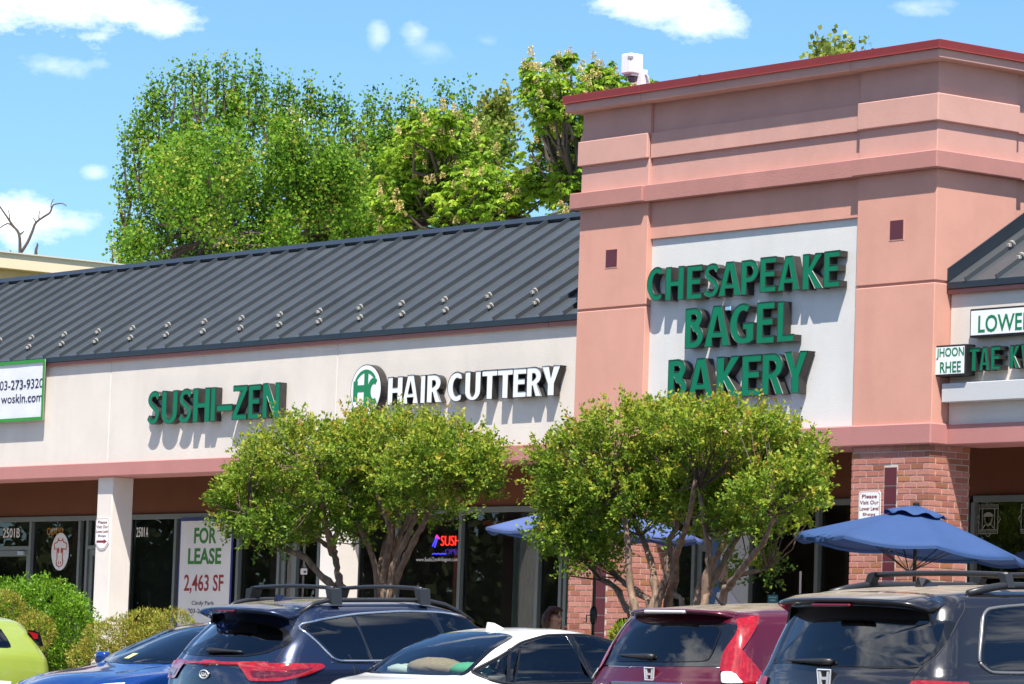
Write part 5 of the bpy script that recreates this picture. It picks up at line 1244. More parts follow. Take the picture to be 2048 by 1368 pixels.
        for sx_ in (-1, 1):
            for wy in (y0, y1):
                x1 = sx_*(w-.02); x0 = x1-sx_*.22
                t = MB()
                prof = [(r*.64, 0), (r*.94, .0), (r, .03), (r, .19), (r*.94, .22), (r*.64, .22)]
                nn = 28; vs = []
                for (rr, dx) in prof:
                    for k in range(nn): a = 2*math.pi*k/nn; vs.append((x0+sx_*dx, wy+rr*math.cos(a), r+rr*math.sin(a)))
                m_ = len(prof); t.add(vs, [(j*nn+k, j*nn+(k+1) % nn, ((j+1) % m_)*nn+(k+1) % nn, ((j+1) % m_)*nn+k) for j in range(m_) for k in range(nn)])
                wo_ = t.build('wheel', M_TYRE, s.T, smooth=True, wc=False)
                rm = MB()
                for k in range(5):
                    a = 2*math.pi*k/5; ca, sa = math.cos(a), math.sin(a); px_ = x1-sx_*.03
                    def rp(d, tn): return (px_, wy+d*ca-tn*sa, r+d*sa+tn*ca)
                    rm.prism([rp(.03, -.035), rp(r*.63, -.025), rp(r*.63, .025), rp(.03, .035)], (-sx_*.03, 0, 0))
                rm.build('rim', M_RIM, wo_, wc=False)
                dk = MB(); dk.add([(x0+sx_*.11, wy+r*.65*math.cos(2*math.pi*k/24), r+r*.65*math.sin(2*math.pi*k/24)) for k in range(24)], [tuple(range(24))]); dk.build('brake_disc', M_PLAS, wo_, wc=False)
            # wheel house liners
            for wy in (y0, y1):
                ln = MB(); vs = []
                for k in range(17):
                    a = math.pi*k/16; 
                    for xx in (sx_*(w-.32), sx_*(w-.035)): vs.append((xx, wy+(r+.052)*math.cos(a), r+(r+.052)*math.sin(a)))
                ln.add(vs, [(2*k, 2*k+1, 2*k+3, 2*k+2) for k in range(16)]); ln.build('wheel_liner', M_PLAS, s.T, wc=False)
        return o
    def seats(s, yfront, yrear, z=.55, w=.62, hz=1.20, rows=2):
        for i, yy in enumerate((yfront, yrear)[:rows]):
            for x in (-.36, .36):
                b = MB().box(x-.24, x+.24, yy-.06, yy+.08, z, hz-.16, c=.05); o = b.build('seat', M_SEAT, s.T, wc=False)
                MB().box(x-.13, x+.13, yy-.09, yy+.01, hz-.13, hz+.06, c=.035).build('headrest', M_SEAT, o, wc=False)
        MB().box(-.72, .72, s.L*.67, s.L*.73, .78, .98, c=.04).build('dashboard', M_SEAT, s.T, wc=False)
        MB().box(-.75, .75, .3, s.L*.73, .30, .36).build('floor', M_SEAT, s.T, wc=False)
    def fin(s, y, m, h=.065, l=.18):
        h0, _ = s.hit(0, y, '+z'); h1, _ = s.hit(0, y+l, '+z'); z0, z1 = h0.z-.006, h1.z-.006
        MB().add([(-.035, y, z0), (.035, y, z0), (-.012, y+l, z1), (.012, y+l, z1), (-.008, y-.005, z0+h), (.008, y-.005, z0+h), (-.007, y+l*.35, z0+h*.9), (.007, y+l*.35, z0+h*.9)],
                 [(0, 1, 5, 4), (4, 5, 7, 6), (6, 7, 3, 2), (0, 4, 6, 2), (1, 3, 7, 5)]).build('antenna_fin', m, s.T, wc=False)
    def box(s, name, m, *a, c=.01, parent=None):
        if name == 'mirror': return s.shell(name, m, *a)
        return MB().box(*a, c=c).build(name, m, parent or s.T, wc=False)
    def shell(s, name, m, x0, x1, y0, y1, z0, z1):
        cx, cy, cz, hx, hy, hz = (x0+x1)/2, (y0+y1)/2, (z0+z1)/2, (x1-x0)/2, (y1-y0)/2, (z1-z0)/2; vs = []; n, k = 18, 11
        sp = lambda v, e: math.copysign(abs(v)**e, v)
        for j in range(1, k):
            th = math.pi*j/k-math.pi/2
            for i in range(n):
                a = 2*math.pi*i/n; vs.append((cx+hx*sp(math.cos(th), .5)*sp(math.cos(a), .55), cy+hy*sp(math.cos(th), .6)*sp(math.sin(a), .7)*(1.25 if math.sin(a) > 0 else .8), cz+hz*sp(math.sin(th), .6)))
        r_ = k-1; o = MB().add(vs, [(j*n+i, j*n+(i+1) % n, (j+1)*n+(i+1) % n, (j+1)*n+i) for j in range(r_-1) for i in range(n)]+[tuple(range(n))[::-1], tuple(range((r_-1)*n, r_*n))]).build(name, m, s.T, smooth=True, wc=False)
        sg = 1 if cx > 0 else -1; MB().tube([(cx-sg*hx*.7, cy, z0+.02), (cx-sg*(hx+.06), cy+.02, z0-.02)], .022, 7).build('mirror_stalk', M_PLAS, o, wc=False)
        return o
    def rails(s, x, y0, y1, h=.05, r=.016, gap=True):
        for sx_ in (-1, 1):
            pts = []
            for k in range(13):
                t = k/12; y = y0+(y1-y0)*t; hh, _ = s.hit(sx_*x, y, '+z'); e = min(1, min(t, 1-t)*7); pts.append((sx_*x, y, hh.z+.004+h*e))
            MB().tube(pts, r, 8).build('roof_rail', M_RAIL, s.T, smooth=True, wc=False)
def wiper(c, px0, px1, off=.03):
    a, b = c.trace([px0, px1], 'y'); pts = []
    for k in range(7):
        t = k/6; h, n = c.hit(a[0]+(b[0]-a[0])*t, a[1]+(b[1]-a[1])*t, '-y')
        if h is None: h, n = Vector((a[0], .1, a[1])), Vector((0, -1, 0))
        pts.append(h-Vector((0, off, 0)))
    MB().tube(pts, [.022, .024, .020, .016, .013, .010, .006], 7).build('wiper', M_PLAS, c.T, smooth=True, wc=False)
def zmap(ox, oy, s): return lambda pts: [(ox+a/s, oy+b/s) for a, b in pts]
def h_emblem(c, x, z, w, h):
    hh, n = c.hit(x, z, '-y'); y = hh.y-.012; T = c.T
    e = MB().box(x-w/2, x+w/2, y-.004, y+.02, z-h/2, z+h/2, c=.004).build('emblem', c.mp, T, wc=False)
    fr = [(-.5, .5), (.5, .5), (.42, -.5), (-.42, -.5)]
    pts = [Vector((x+a*w, y-.007, z+b*h)) for a, b in fr]; MB().tube(pts+[pts[0]], w*.055, 6).build('emblem_ring', M_EMB, e, wc=False)
    for s in (-1, 1): MB().prism([(x+s*w*.17, y-.012, z-h*.38), (x+s*w*.31, y-.012, z-h*.38), (x+s*w*.40, y-.012, z+h*.40), (x+s*w*.25, y-.012, z+h*.40)], (0, .008, 0)).build('emblem_letter', M_EMB, e, wc=False)
    MB().prism([(x-w*.18, y-.0115, z-h*.10), (x+w*.18, y-.0115, z-h*.10), (x+w*.20, y-.0115, z+h*.07), (x-w*.20, y-.0115, z+h*.07)], (0, .008, 0)).build('emblem_letter', M_EMB, e, wc=False)

def seam(c, px, r=.0035, name='shut_line', m=None, off=.001):
    o = c.MI @ CAM; pts = []
    for a, b in px:
        d = (c.MI.to_3x3() @ ray(a, b)).normalized(); h = c.bvh.ray_cast(o, d)
        if h[0] is not None: pts.append(h[0]-d*off)
    if len(pts) > 1: MB().tube(smooth_path(pts, 4), r, 5).build(name, m or M_BLACK, c.T, smooth=True, wc=False)
# ---- dark blue SUV with roof bars
P_NAVY = paint('navy metallic paint', (.014, .024, .060), .5, .25, dust=.55)
K = Car('parked_car', 'dark blue SUV with roof bars and full width red tail light', (2.95, -11.42, slope_z(-11.42)),
        [(.20, .28, 4.20, .78, .15, 0.192, .2, .15), (.36, .06, 4.40, .90, .22, 0.192, .3, .2), (.60, .0, 4.48, .922, .24, 0.192, .3, .22), (.80, .03, 4.45, .927, .24, 0.216, .3, .25), (.93, .05, 4.25, .925, .24, 0.24, .35, .3), (1.01, .065, 3.75, .915, .24, 0.264, .4, .3), (1.06, .085, 3.28, .90, .24, 0.264, .3, .25),
         (1.11, .12, 3.16, .880, .24, 0.264, .25, .25), (1.25, .24, 2.92, .825, .22, 0.24, .2, .22), (1.40, .40, 2.62, .745, .2, 0.24, .2, .2), (1.50, .50, 2.38, .675, .2, 0.216, .2, .18), (1.555, .62, 2.15, .60, .2, 0.192, .2, .15), (1.585, .85, 1.95, .46, .2, 0.144, .2, .1), (1.60, 1.15, 1.75, .24, .15, .03, .15, .05)], P_NAVY, 4.48, zk=1.015)
z2_ = zmap(320, 1160, 5.389); z3_ = zmap(660, 1160, 5.12)
gl = K.trace(z2_([(250, 768), (300, 800), (500, 820), (900, 827), (1150, 790), (1350, 718), (1420, 655), (1395, 560), (1250, 480), (900, 425), (600, 420), (440, 500), (330, 650)]), 'y')
K.patch('rear_window', gl, '-y', M_CGL, .004, cut=True, border=M_FRIT, bw=.10)
# side glass drawn in car coordinates
dlo = [(.555, 1.36), (.60, 1.395), (.78, 1.43), (1.15, 1.472), (1.65, 1.495), (2.10, 1.485), (2.55, 1.405), (2.95, 1.25), (3.20, 1.11), (2.9, 1.085), (2.0, 1.08), (1.2, 1.08), (.86, 1.085), (.78, 1.115), (.66, 1.24), (.57, 1.33)]
K.patch('side_window', dlo, '+x', M_CGL, .003, cut=True, border=M_FRIT, bw=.05, mirror=True)
K.trim('window_chrome', M_CHR, .013, mirror=True)
for yb0, yt0, wd in ((1.16, 1.10, .018), (2.02, 1.92, .045)):
    pts = [(yb0, 1.085), (yb0+wd*2, 1.085), (yt0+wd*2, 1.475 if yb0 > 2 else 1.455), (yt0, 1.475 if yb0 > 2 else 1.455)]
    K.patch('window_pillar', pts, '+x', M_GLOSSB, .007, mirror=True, soft=False)
lampR = K.trace(z2_([(850, 897), (1140, 903), (1500, 903), (1720, 905), (1768, 945), (1560, 1030), (1300, 1090), (1130, 1095), (970, 1085), (900, 985)]), 'y')
def dtrace(c, px):
    o = c.MI @ CAM; out = []
    for a, b in px:
        d = (c.MI.to_3x3() @ ray(a, b)).normalized(); h = c.bvh.ray_cast(o, d); p = h[0]
        if p is None: p = o+d*((Vector((.85, .2, 1))-o).dot(d))
        out.append(((p.x+p.y)*.7071, p.z))
    return out
lampd = dtrace(K, z2_([(850, 897), (1140, 903), (1500, 903), (1720, 905), (1768, 945), (1560, 1030), (1300, 1090), (1130, 1095), (970, 1085), (900, 985)]))
def lamp_pair(c, outline, m=None, off=.014, k=4):
    """wrap-round lamp on the right corner and its mirror on the left"""
    o = c.patch('tail_light', outline, 'dr', m or M_LAMP, off, k=k)
    me = o.data; mb = MB(); mb.add([(-v.co.x, v.co.y, v.co.z) for v in me.vertices], [tuple(reversed(p.vertices)) for p in me.polygons]); mb.build('tail_light', m or M_LAMP, c.T, smooth=True, wc=False)
    return o
lamp_pair(K, lampd)
dk_ = dtrace(K, z2_([(985, 985), (1120, 985), (1350, 990), (1420, 970), (1560, 965), (1640, 950), (1500, 1000), (1340, 1045), (1120, 1060), (1010, 1050)]))
lamp_pair(K, dk_, M_LAMPD, .017)
bar = K.trace(z2_([(225, 868), (500, 882), (880, 900), (1150, 906), (1150, 935), (880, 945), (500, 930), (225, 915)]), 'y')
zc0 = sum(p[1] for p in bar)/len(bar)
K.patch('light_bar', [(-.70, zc0+.025), (0, zc0+.032), (.70, zc0+.025), (.70, zc0-.02), (0, zc0-.014), (-.70, zc0-.02)], '-y', M_LAMP, .013, soft=False)
# spoiler
def spoiler(c, w, ytip, yroot, ztip, zroot, th, drop=.05, m=None, wing=True):
    mb = MB(); n = 22; vs = []; q = 9
    for i in range(n+1):
        t = -1+2*i/n; x = t*w; e = abs(t)**3.2; e2 = max(0, (abs(t)-.86)/.14)**2
        h, _ = c.hit(x*.985, yroot, '+z'); zr_ = (h.z if h else zroot)+.003
        yt = ytip+.13*e+.10*e2; zt = ztip-drop*e-.03*e2; ym = yroot*.45+yt*.55; zm = zr_*.5+zt*.5+.012*(1-e2)
        vs += [(x, yroot, zr_), (x, ym, zm), (x, yt+.03, zt+.008), (x, yt+.004, zt-.002), (x, yt, zt-.010), (x*.995, yt+.012, zt-.024), (x*.99, yt+.06, zt-th*.8), (x*.98, ym+.08, zt-th), (x*.97, yroot+.02, zr_-.09)]
    mb.add(vs, [(q*i+k, q*i+q+k, q*i+q+(k+1) % q, q*i+(k+1) % q) for i in range(n) for k in range(q)]+[tuple(range(q)), tuple(range(q*n, q*n+q))[::-1]])
    o = mb.build('spoiler', m or c.mp, c.T, smooth=True, wc=False)
    if wing:
        for s in (-1, 1):
            a, b = Vector((s*(w-.02), ytip+.26, ztip-drop-.03)), Vector((s*(w-.005), yroot, ztip-drop+.0))
            MB().prism([a, b, (s*(w+.03), yroot-.07, ztip-.24), (s*(w+.035), yroot-.13, ztip-.27)], (-s*.025, 0, 0)).build('spoiler_wing', M_GLOSSB, o, wc=False)
    return o
sp_ = spoiler(K, .62, .27, .66, 1.525, 1.55, .055, .035)
K.box('brake_light', M_LAMPD, -.14, .14, .262, .30, 1.487, 1.512, parent=sp_)
wiper(K, z2_([(545, 755)])[0], z2_([(915, 772)])[0])
# oval emblem with the three letters
ec = K.trace(z2_([(487, 1016)]), 'y')[0]; hh, nn = K.hit(ec[0], ec[1], '-y'); ye = hh.y-.010
e = MB().prism([(ec[0]+.066*math.cos(2*math.pi*k/28), ye, ec[1]+.034*math.sin(2*math.pi*k/28)) for k in range(28)], (0, .02, 0)).build('emblem', M_GLOSSB, K.T, wc=False)
MB().tube([(ec[0]+.066*math.cos(2*math.pi*k/28), ye-.003, ec[1]+.034*math.sin(2*math.pi*k/28)) for k in range(29)], .006, 6).build('emblem_ring', M_EMB, e, wc=False)
v, f = fit_text('KIA', ec[0]-.042, ec[0]+.042, ec[1]-.017, ec[1]+.017, ye-.006, .006, .02); MB().add(v, f).build('emblem_letters', M_EMB, e, wc=False)
K.fin(.80, P_NAVY); K.rails(.60, .62, 2.50, .035, .019); K.seats(2.1, 1.15)
for yb_ in (.98, 1.93):
    pts = []; 
    for k in range(13):
        t = -1+k/6; x = .60*t; h, _ = K.hit(.55, yb_, '+z'); pts.append((x, yb_, h.z+.125+.018*(1-t*t)))
    b_ = MB().tube(pts, .017, 8).build('roof_bar', M_RAIL, K.T, smooth=True, wc=False)
    for s in (-1, 1):
        h, _ = K.hit(.60, yb_, '+z'); MB().prism([(s*.55, yb_-.05, h.z+.145), (s*.645, yb_-.055, h.z+.135), (s*.665, yb_-.06, h.z+.0), (s*.60, yb_-.06, h.z+.02)], (0, .11, 0)).build('bar_foot', M_RAIL, b_, wc=False)
hq = K.trace(z3_([(430, 950)]), 'x')[0]
for s in ('+x', '-x'):
    h, _ = K.hit(max(1.3, min(1.5, hq[0])), .93, s); MB().tube([h+Vector((0, 0, 0)), h+Vector((.035 if s == '+x' else -.035, .03, .006)), h+Vector((.035 if s == '+x' else -.035, .17, .006)), h+Vector((0, .21, .0))], .014, 7).build('door_handle', M_CHR, K.T, smooth=True, wc=False)
K.patch('shut_line', [(1.02, .35), (1.035, .35), (.99, 1.045), (.975, 1.045)], '+x', M_BLACK, .0012, mirror=True, soft=False)
K.patch('windshield', [(-.66, 1.12), (0, 1.10), (.66, 1.12), (.60, 1.42), (.42, 1.50), (-.42, 1.50), (-.60, 1.42)], '+y', M_CGC, .004, cut=True, border=M_FRIT, bw=.06)
for s in (-1, 1):
    K.patch('headlight', [(s*.45, .78), (s*.80, .82), (s*.86, .90), (s*.55, .88)], '+y', M_LCLR, .008)
    K.shell('mirror', P_NAVY, s*.97-.09, s*.97+.09, 2.92, 3.02, 1.05, 1.19)
K.patch('grille', [(-.40, .62), (.40, .62), (.34, .82), (-.34, .82)], '+y', M_PLAS, .006)
K.patch('licence_plate', [(-.155, .70), (.155, .70), (.155, .85), (-.155, .85)], '-y', mat('plate white', (.7, .7, .72), .4), .012, soft=False)
seam(K, z2_([(1590, 375), (1600, 430), (1500, 560), (1425, 670), (1335, 745), (1240, 893)])); seam(K, z2_([(1136, 905), (1133, 1000), (1135, 1120)])); seam(K, z3_([(190, 765), (250, 860), (335, 1000), (370, 1060)])); seam(K, z3_([(0, 845), (330, 856), (660, 866)]), .004, 'side_crease', P_NAVY, -.001)
K.finish()

# ---- white sedan
P_WHITE = paint('white pearl paint', (.78, .77, .74), .0, .3)
S_ = Car('parked_car', 'white sedan with green pillow on its rear shelf', (5.36, -11.78, slope_z(-11.78)),
        [(.18, .62, 4.35, .76, .15, 0.13, .2, .15), (.34, .44, 4.55, .88, .22, 0.156, .3, .25), (.60, .39, 4.62, .895, .24, 0.182, .3, .3), (.80, .38, 4.58, .895, .24, 0.195, .35, .35), (.92, .40, 4.25, .89, .26, 0.195, .4, .4), (.965, .42, 3.75, .88, .28, 0.195, .4, .4), (1.0, .47, 3.40, .865, .30, 0.208, .3, .3), (1.02, .57, 3.30, .85, .3, 0.182, .3, .3), (1.037, .69, 3.22, .83, .3, 0.13, .3, .3),
         (1.08, .80, 3.10, .79, .26, 0.13, .25, .28), (1.24, 1.06, 2.82, .72, .24, 0.13, .22, .25), (1.33, 1.28, 2.58, .655, .24, 0.13, .22, .22), (1.385, 1.46, 2.38, .59, .24, 0.117, .22, .2), (1.42, 1.68, 2.18, .46, .2, 0.078, .2, .12), (1.432, 1.85, 2.05, .25, .12, .03, .12, .05)], P_WHITE, 4.62, wheel=(1.15, 3.62, .32), zk=.975)
zw = zmap(660, 1160, 5.12)
gw = [(-.66, .84), (-.35, .765), (0, .745), (.35, .765), (.66, .84), (.655, .98), (.60, 1.22), (.525, 1.47), (.30, 1.52), (0, 1.535), (-.30, 1.52), (-.525, 1.47), (-.60, 1.22), (-.655, .98)]
S_.patch('rear_window', gw, '+z', M_CGC, .004, cut=True, border=M_FRIT, bw=.07)
dl = [(.93, 1.085), (1.18, 1.20), (1.45, 1.315), (1.75, 1.375), (2.15, 1.375), (2.55, 1.295), (2.95, 1.13), (3.12, 1.03), (2.6, .985), (1.8, .98), (1.2, .985), (.98, 1.02)]
S_.patch('side_window', dl, '+x', M_CGC, .003, cut=True, border=M_FRIT, bw=.05, mirror=True); S_.trim('window_rubber', M_PLAS, .011, mirror=True)
for (a, b, c_, d) in ((1.13, 1.165, 1.335, 1.30), (1.20, 1.225, 1.42, 1.395), (2.02, 2.10, 2.02, 1.94)): S_.patch('window_pillar', [(a, .985), (b, .985), (c_, 1.37 if a > 2 else 1.275), (d, 1.37 if a > 2 else 1.265)], '+x', M_FRIT, .006, mirror=True, soft=False)
S_.patch('windshield', [(-.68, 1.08), (0, 1.06), (.68, 1.08), (.56, 1.30), (.40, 1.365), (-.40, 1.365), (-.56, 1.30)], '+y', M_CGC, .004, cut=True, border=M_FRIT, bw=.06)
S_.fin(1.62, P_WHITE, .075, .17); S_.seats(2.45, 1.72, hz=1.10)
S_.box('rear_shelf', mat('grey shelf carpet', (.10, .10, .105), .95), -.62, .62, .86, 1.60, 1.01, 1.03)
S_.patch('shut_line', [(1.30, .4), (1.31, .4), (1.30, .98), (1.29, .98)], '+x', M_BLACK, .0012, mirror=True, soft=False)
for s in (-1, 1):
    S_.patch('headlight', [(s*.45, .68), (s*.80, .72), (s*.86, .80), (s*.50, .77)], '+y', M_LCLR, .008); S_.patch('tail_light', [(s*.50, .80), (s*.84, .78), (s*.85, .92), (s*.50, .90)], '-y', M_LAMP, .010)
    S_.box('mirror', P_WHITE, s*.93-.09, s*.93+.09, 2.88, 2.98, .99, 1.12, c=.035)
S_.patch('licence_plate', [(-.155, .70), (.155, .70), (.155, .85), (-.155, .85)], '-y', mat('plate white', (.7, .7, .72), .4), .012, soft=False)
S_.finish()
# things lying on its rear shelf
def on_shelf(name, label, cat, mb, m):
    o = mb.build(name, m, None, smooth=True, wc=False); o.matrix_world = S_.MW; return tag(o, label, cat)
def blob(cx, cy, cz, ax, ay, az, seed, n=14, k=.10):
    rr = random.Random(seed); m = MB(); vs = []
    for j in range(1, 9):
        th = math.pi*j/9
        for i in range(n):
            a = 2*math.pi*i/n; q = 1+rr.uniform(-k, k); vs.append((cx+ax*math.sin(th)*math.cos(a)*q, cy+ay*math.sin(th)*math.sin(a)*q, cz+az*math.cos(th)*q))
    m.add(vs, [(j*n+i, j*n+(i+1) % n, (j+1)*n+(i+1) % n, (j+1)*n+i) for j in range(7) for i in range(n)]+[tuple(range(n)), tuple(range(7*n, 8*n))[::-1]]); return m
on_shelf('folded_blanket', 'crumpled tan blanket on the rear shelf of the white sedan', 'blanket', blob(-.05, 1.12, 1.10, .30, .18, .09, 3), mat('tan knit', (.45, .28, .19), .95, var=.15, vscale=25, bump=.5, bscale=60))
on_shelf('white_cloth', 'bunched white cloth left of the tan blanket in the white sedan', 'cloth', blob(-.40, 1.06, 1.07, .20, .12, .06, 5), mat('white cotton', (.70, .66, .64), .95))
on_shelf('green_pillow', 'mint green roll at the right end of the rear shelf', 'pillow', blob(.40, 1.14, 1.085, .24, .13, .075, 8, k=.04), mat('mint green vinyl', (.16, .50, .30), .5))

# ---- burgundy SUV
P_BURG = paint('burgundy paint', (.10, .006, .018), .3, .22, dust=.8)
B = Car('parked_car', 'burgundy SUV with tall red pillar tail lights', (7.91, -10.66, slope_z(-10.66)),
        [(.22, .25, 4.25, .78, .15, 0.087, .2, .15), (.38, .05, 4.44, .89, .22, 0.087, .3, .2), (.62, .0, 4.53, .905, .22, 0.0979, .3, .22), (.84, .02, 4.50, .91, .20, 0.109, .3, .25), (.98, .05, 4.25, .905, .20, 0.12, .35, .3), (1.05, .08, 3.75, .895, .20, 0.131, .4, .3), (1.09, .10, 3.35, .88, .20, 0.131, .3, .25),
         (1.14, .125, 3.20, .865, .20, 0.131, .25, .25), (1.30, .20, 2.90, .815, .19, 0.131, .2, .22), (1.44, .28, 2.62, .755, .18, 0.12, .2, .2), (1.53, .35, 2.38, .70, .2, 0.109, .2, .18), (1.585, .46, 2.15, .62, .2, 0.087, .2, .15), (1.62, .80, 1.95, .46, .2, 0.0544, .2, .1), (1.635, 1.15, 1.75, .24, .15, .03, .15, .05)], P_BURG, 4.53, zk=.985)
zb_ = zmap(1150, 1000, 3.718)
sur = B.trace(zb_([(500, 915), (700, 905), (1000, 905), (1205, 930), (1188, 1005), (1120, 1130), (1090, 1235), (800, 1238), (400, 1232), (225, 1222), (300, 1075), (420, 960)]), 'y')
B.patch('tailgate_panel', sur, '-y', M_GLOSSB, .004)
gb = B.trace(zb_([(500, 940), (700, 930), (1000, 932), (1075, 945), (1092, 980), (1040, 1110), (985, 1195), (900, 1205), (690, 1206), (640, 1165), (560, 1160), (540, 1200), (340, 1203), (303, 1185), (370, 1050), (440, 965)]), 'y')
gb = B.trace(zb_([(500, 940), (700, 930), (1000, 932), (1075, 945), (1092, 980), (1040, 1110), (985, 1195), (800, 1206), (500, 1204), (340, 1203), (303, 1185), (370, 1050), (440, 965)]), 'y')
B.patch('rear_window', gb, '-y', glass_mat('rear glass grey', (.34, .40, .41), 1.75), .010, cut=False, border=M_FRIT, bw=.03)
B.holes.append(('-y', [(a*.93, b+(1.30-b)*.06) for a, b in gb]))
ld = dtrace(B, zb_([(1205, 893), (1362, 872), (1345, 950), (1300, 1030), (1243, 1112), (1285, 1195), (1380, 1285), (1385, 1366), (1240, 1366), (1095, 1283), (1088, 1230), (1112, 1130), (1192, 1008), (1212, 950)]))
lamp_pair(B, ld, M_LAMP, .016, 3)
lw = dtrace(B, zb_([(1098, 1288), (1170, 1286), (1235, 1350), (1235, 1367), (1100, 1367)])); lamp_pair(B, lw, M_LCLR, .020)
spb = spoiler(B, .60, .24, .50, 1.592, 1.60, .045, .03, wing=False)
B.box('brake_light', mat('brake lens pale', (.62, .56, .55), .2, coat=1.0), -.24, .24, .228, .27, 1.560, 1.588, parent=spb)
ec = B.trace(zb_([(566, 1293)]), 'y')[0]; h_emblem(B, ec[0], ec[1], .115, .095)
bz = B.trace(zb_([(330, 1350), (820, 1362)]), 'y'); hq, _ = B.hit(0, bz[0][1], '-y'); B.box('chrome_strip', M_CHR, -.42, .42, hq.y-.015, hq.y+.05, bz[0][1]-.028, bz[0][1]+.004, c=.006)
wiper(B, zb_([(600, 1165)])[0], zb_([(345, 1150)])[0], .025)
ds = [(.66, 1.12), (.80, 1.24), (1.05, 1.42), (1.40, 1.50), (2.0, 1.50), (2.5, 1.41), (2.95, 1.22), (3.15, 1.10), (2.6, 1.07), (1.8, 1.06), (1.1, 1.065), (.80, 1.075)]
B.patch('side_window', ds, '+x', M_CGL, .003, cut=True, border=M_FRIT, bw=.05, mirror=True); B.trim('window_chrome', M_CHR, .016, mirror=True)
B.patch('window_pillar', [(2.02, 1.07), (2.11, 1.07), (2.02, 1.49), (1.94, 1.49)], '+x', M_GLOSSB, .006, mirror=True, soft=False)
B.patch('windshield', [(-.66, 1.15), (0, 1.13), (.66, 1.15), (.60, 1.45), (.42, 1.52), (-.42, 1.52), (-.60, 1.45)], '+y', M_CGC, .004, cut=True, border=M_FRIT, bw=.06)
B.seats(2.1, 1.15)
h, _ = B.hit(.0, .85, '+z'); MB().tube([(0, .85, h.z), (0, .80, h.z+.03), (0, .68, h.z+.14)], [.02, .012, .004], 7).build('antenna', M_PLAS, B.T, wc=False)
for s in (-1, 1):
    B.patch('headlight', [(s*.45, .78), (s*.80, .82), (s*.86, .93), (s*.55, .90)], '+y', M_LCLR, .008); B.box('mirror', P_BURG, s*.94-.09, s*.94+.09, 2.92, 3.02, 1.06, 1.21, c=.035)
v, f = fit_text('CR-V', -.66, -.44, bz[0][1]-.06, bz[0][1]-.012, hq.y-.012, .02, .01); MB().add(v, f).build('model_letters', M_CHR, B.T, wc=False)
B.patch('licence_plate', [(-.155, .72), (.155, .72), (.155, .87), (-.155, .87)], '-y', mat('plate white', (.7, .7, .72), .4), .012, soft=False)
seam(B, zb_([(215, 1232), (500, 1240), (1088, 1246)]), .004, 'shut_line', M_CHR); seam(B, zb_([(1088, 1236), (1083, 1300), (1085, 1366)]))
B.finish()

# ---- dusty dark SUV at the right
P_DARK = paint('dusty dark steel paint', (.012, .011, .013), .1, .22, dust=1.0)
D_ = Car('parked_car', 'dusty dark grey SUV with roof cross bars nearest on the right', (10.76, -11.42, slope_z(-11.42)),
        [(.24, .25, 4.65, .85, .15, 0.136, .2, .15), (.40, .05, 4.85, .97, .24, 0.153, .3, .2), (.66, .0, 4.94, .99, .24, 0.17, .3, .22), (.90, .02, 4.91, .995, .22, 0.187, .3, .25), (1.04, .05, 4.62, .99, .22, 0.204, .35, .3), (1.10, .07, 4.10, .98, .22, 0.204, .4, .3), (1.14, .09, 3.70, .965, .22, 0.204, .3, .25),
         (1.19, .11, 3.55, .945, .22, 0.204, .25, .25), (1.36, .18, 3.25, .895, .20, 0.204, .2, .22), (1.52, .26, 2.95, .83, .19, 0.187, .2, .2), (1.61, .33, 2.70, .775, .2, 0.17, .2, .18), (1.665, .44, 2.45, .69, .2, 0.136, .2, .15), (1.70, .85, 2.2, .52, .2, 0.085, .2, .1), (1.715, 1.3, 1.95, .26, .15, .03, .15, .05)], P_DARK, 4.94, wheel=(1.0, 3.82, .375), zk=1.025)
zp = zmap(1500, 1120, 3.737)
gp = D_.trace(zp([(470, 470), (600, 440), (1000, 440), (1400, 450), (1530, 470), (1480, 600), (1385, 715), (1275, 790), (1150, 800), (800, 798), (500, 788), (215, 768), (185, 748), (320, 610)]), 'y')
D_.patch('rear_window', gp, '-y', glass_mat('dusty tinted glass', (.12, .12, .12), 1.8, .05), .004, cut=True, border=M_FRIT, bw=.05)
spd = spoiler(D_, .74, .10, .50, 1.625, 1.66, .06, .03)
D_.box('brake_light', M_LAMPD, -.20, .20, .090, .14, 1.570, 1.592, parent=spd)
wiper(D_, zp([(630, 760)])[0], zp([(300, 748)])[0])
ec = D_.trace(zp([(568, 882)]), 'y')[0]; h_emblem(D_, ec[0], ec[1], .135, .112)
lp = dtrace(D_, zp([(1212, 908), (1500, 912), (1625, 915), (1600, 980), (1400, 1060), (1212, 1040)])); lamp_pair(D_, lp, M_LAMP, .014)
dp = [(.63, 1.20), (.66, 1.30), (.76, 1.50), (.84, 1.555), (1.05, 1.575), (1.7, 1.60), (2.4, 1.585), (2.9, 1.45), (3.3, 1.26), (3.45, 1.15), (2.8, 1.125), (1.8, 1.12), (1.0, 1.125), (.72, 1.135)]
D_.patch('side_window', dp, '+x', M_CGL, .003, cut=True, border=M_FRIT, bw=.04, mirror=True); D_.trim('window_trim', mat('satin grey trim', (.22, .22, .22), .35, metal=.6), .012, mirror=True)
for a in (1.28, 2.30): D_.patch('window_pillar', [(a, 1.13), (a+.09, 1.13), (a+.01, 1.59), (a-.07, 1.59)], '+x', M_GLOSSB, .006, mirror=True, soft=False)
D_.patch('windshield', [(-.72, 1.20), (0, 1.18), (.72, 1.20), (.66, 1.52), (.46, 1.59), (-.46, 1.59), (-.66, 1.52)], '+y', M_CGC, .004, cut=True, border=M_FRIT, bw=.06)
D_.fin(.95, P_DARK, .075, .2); D_.rails(.70, .75, 2.75, .05, .026); D_.seats(2.4, 1.4, hz=1.3)
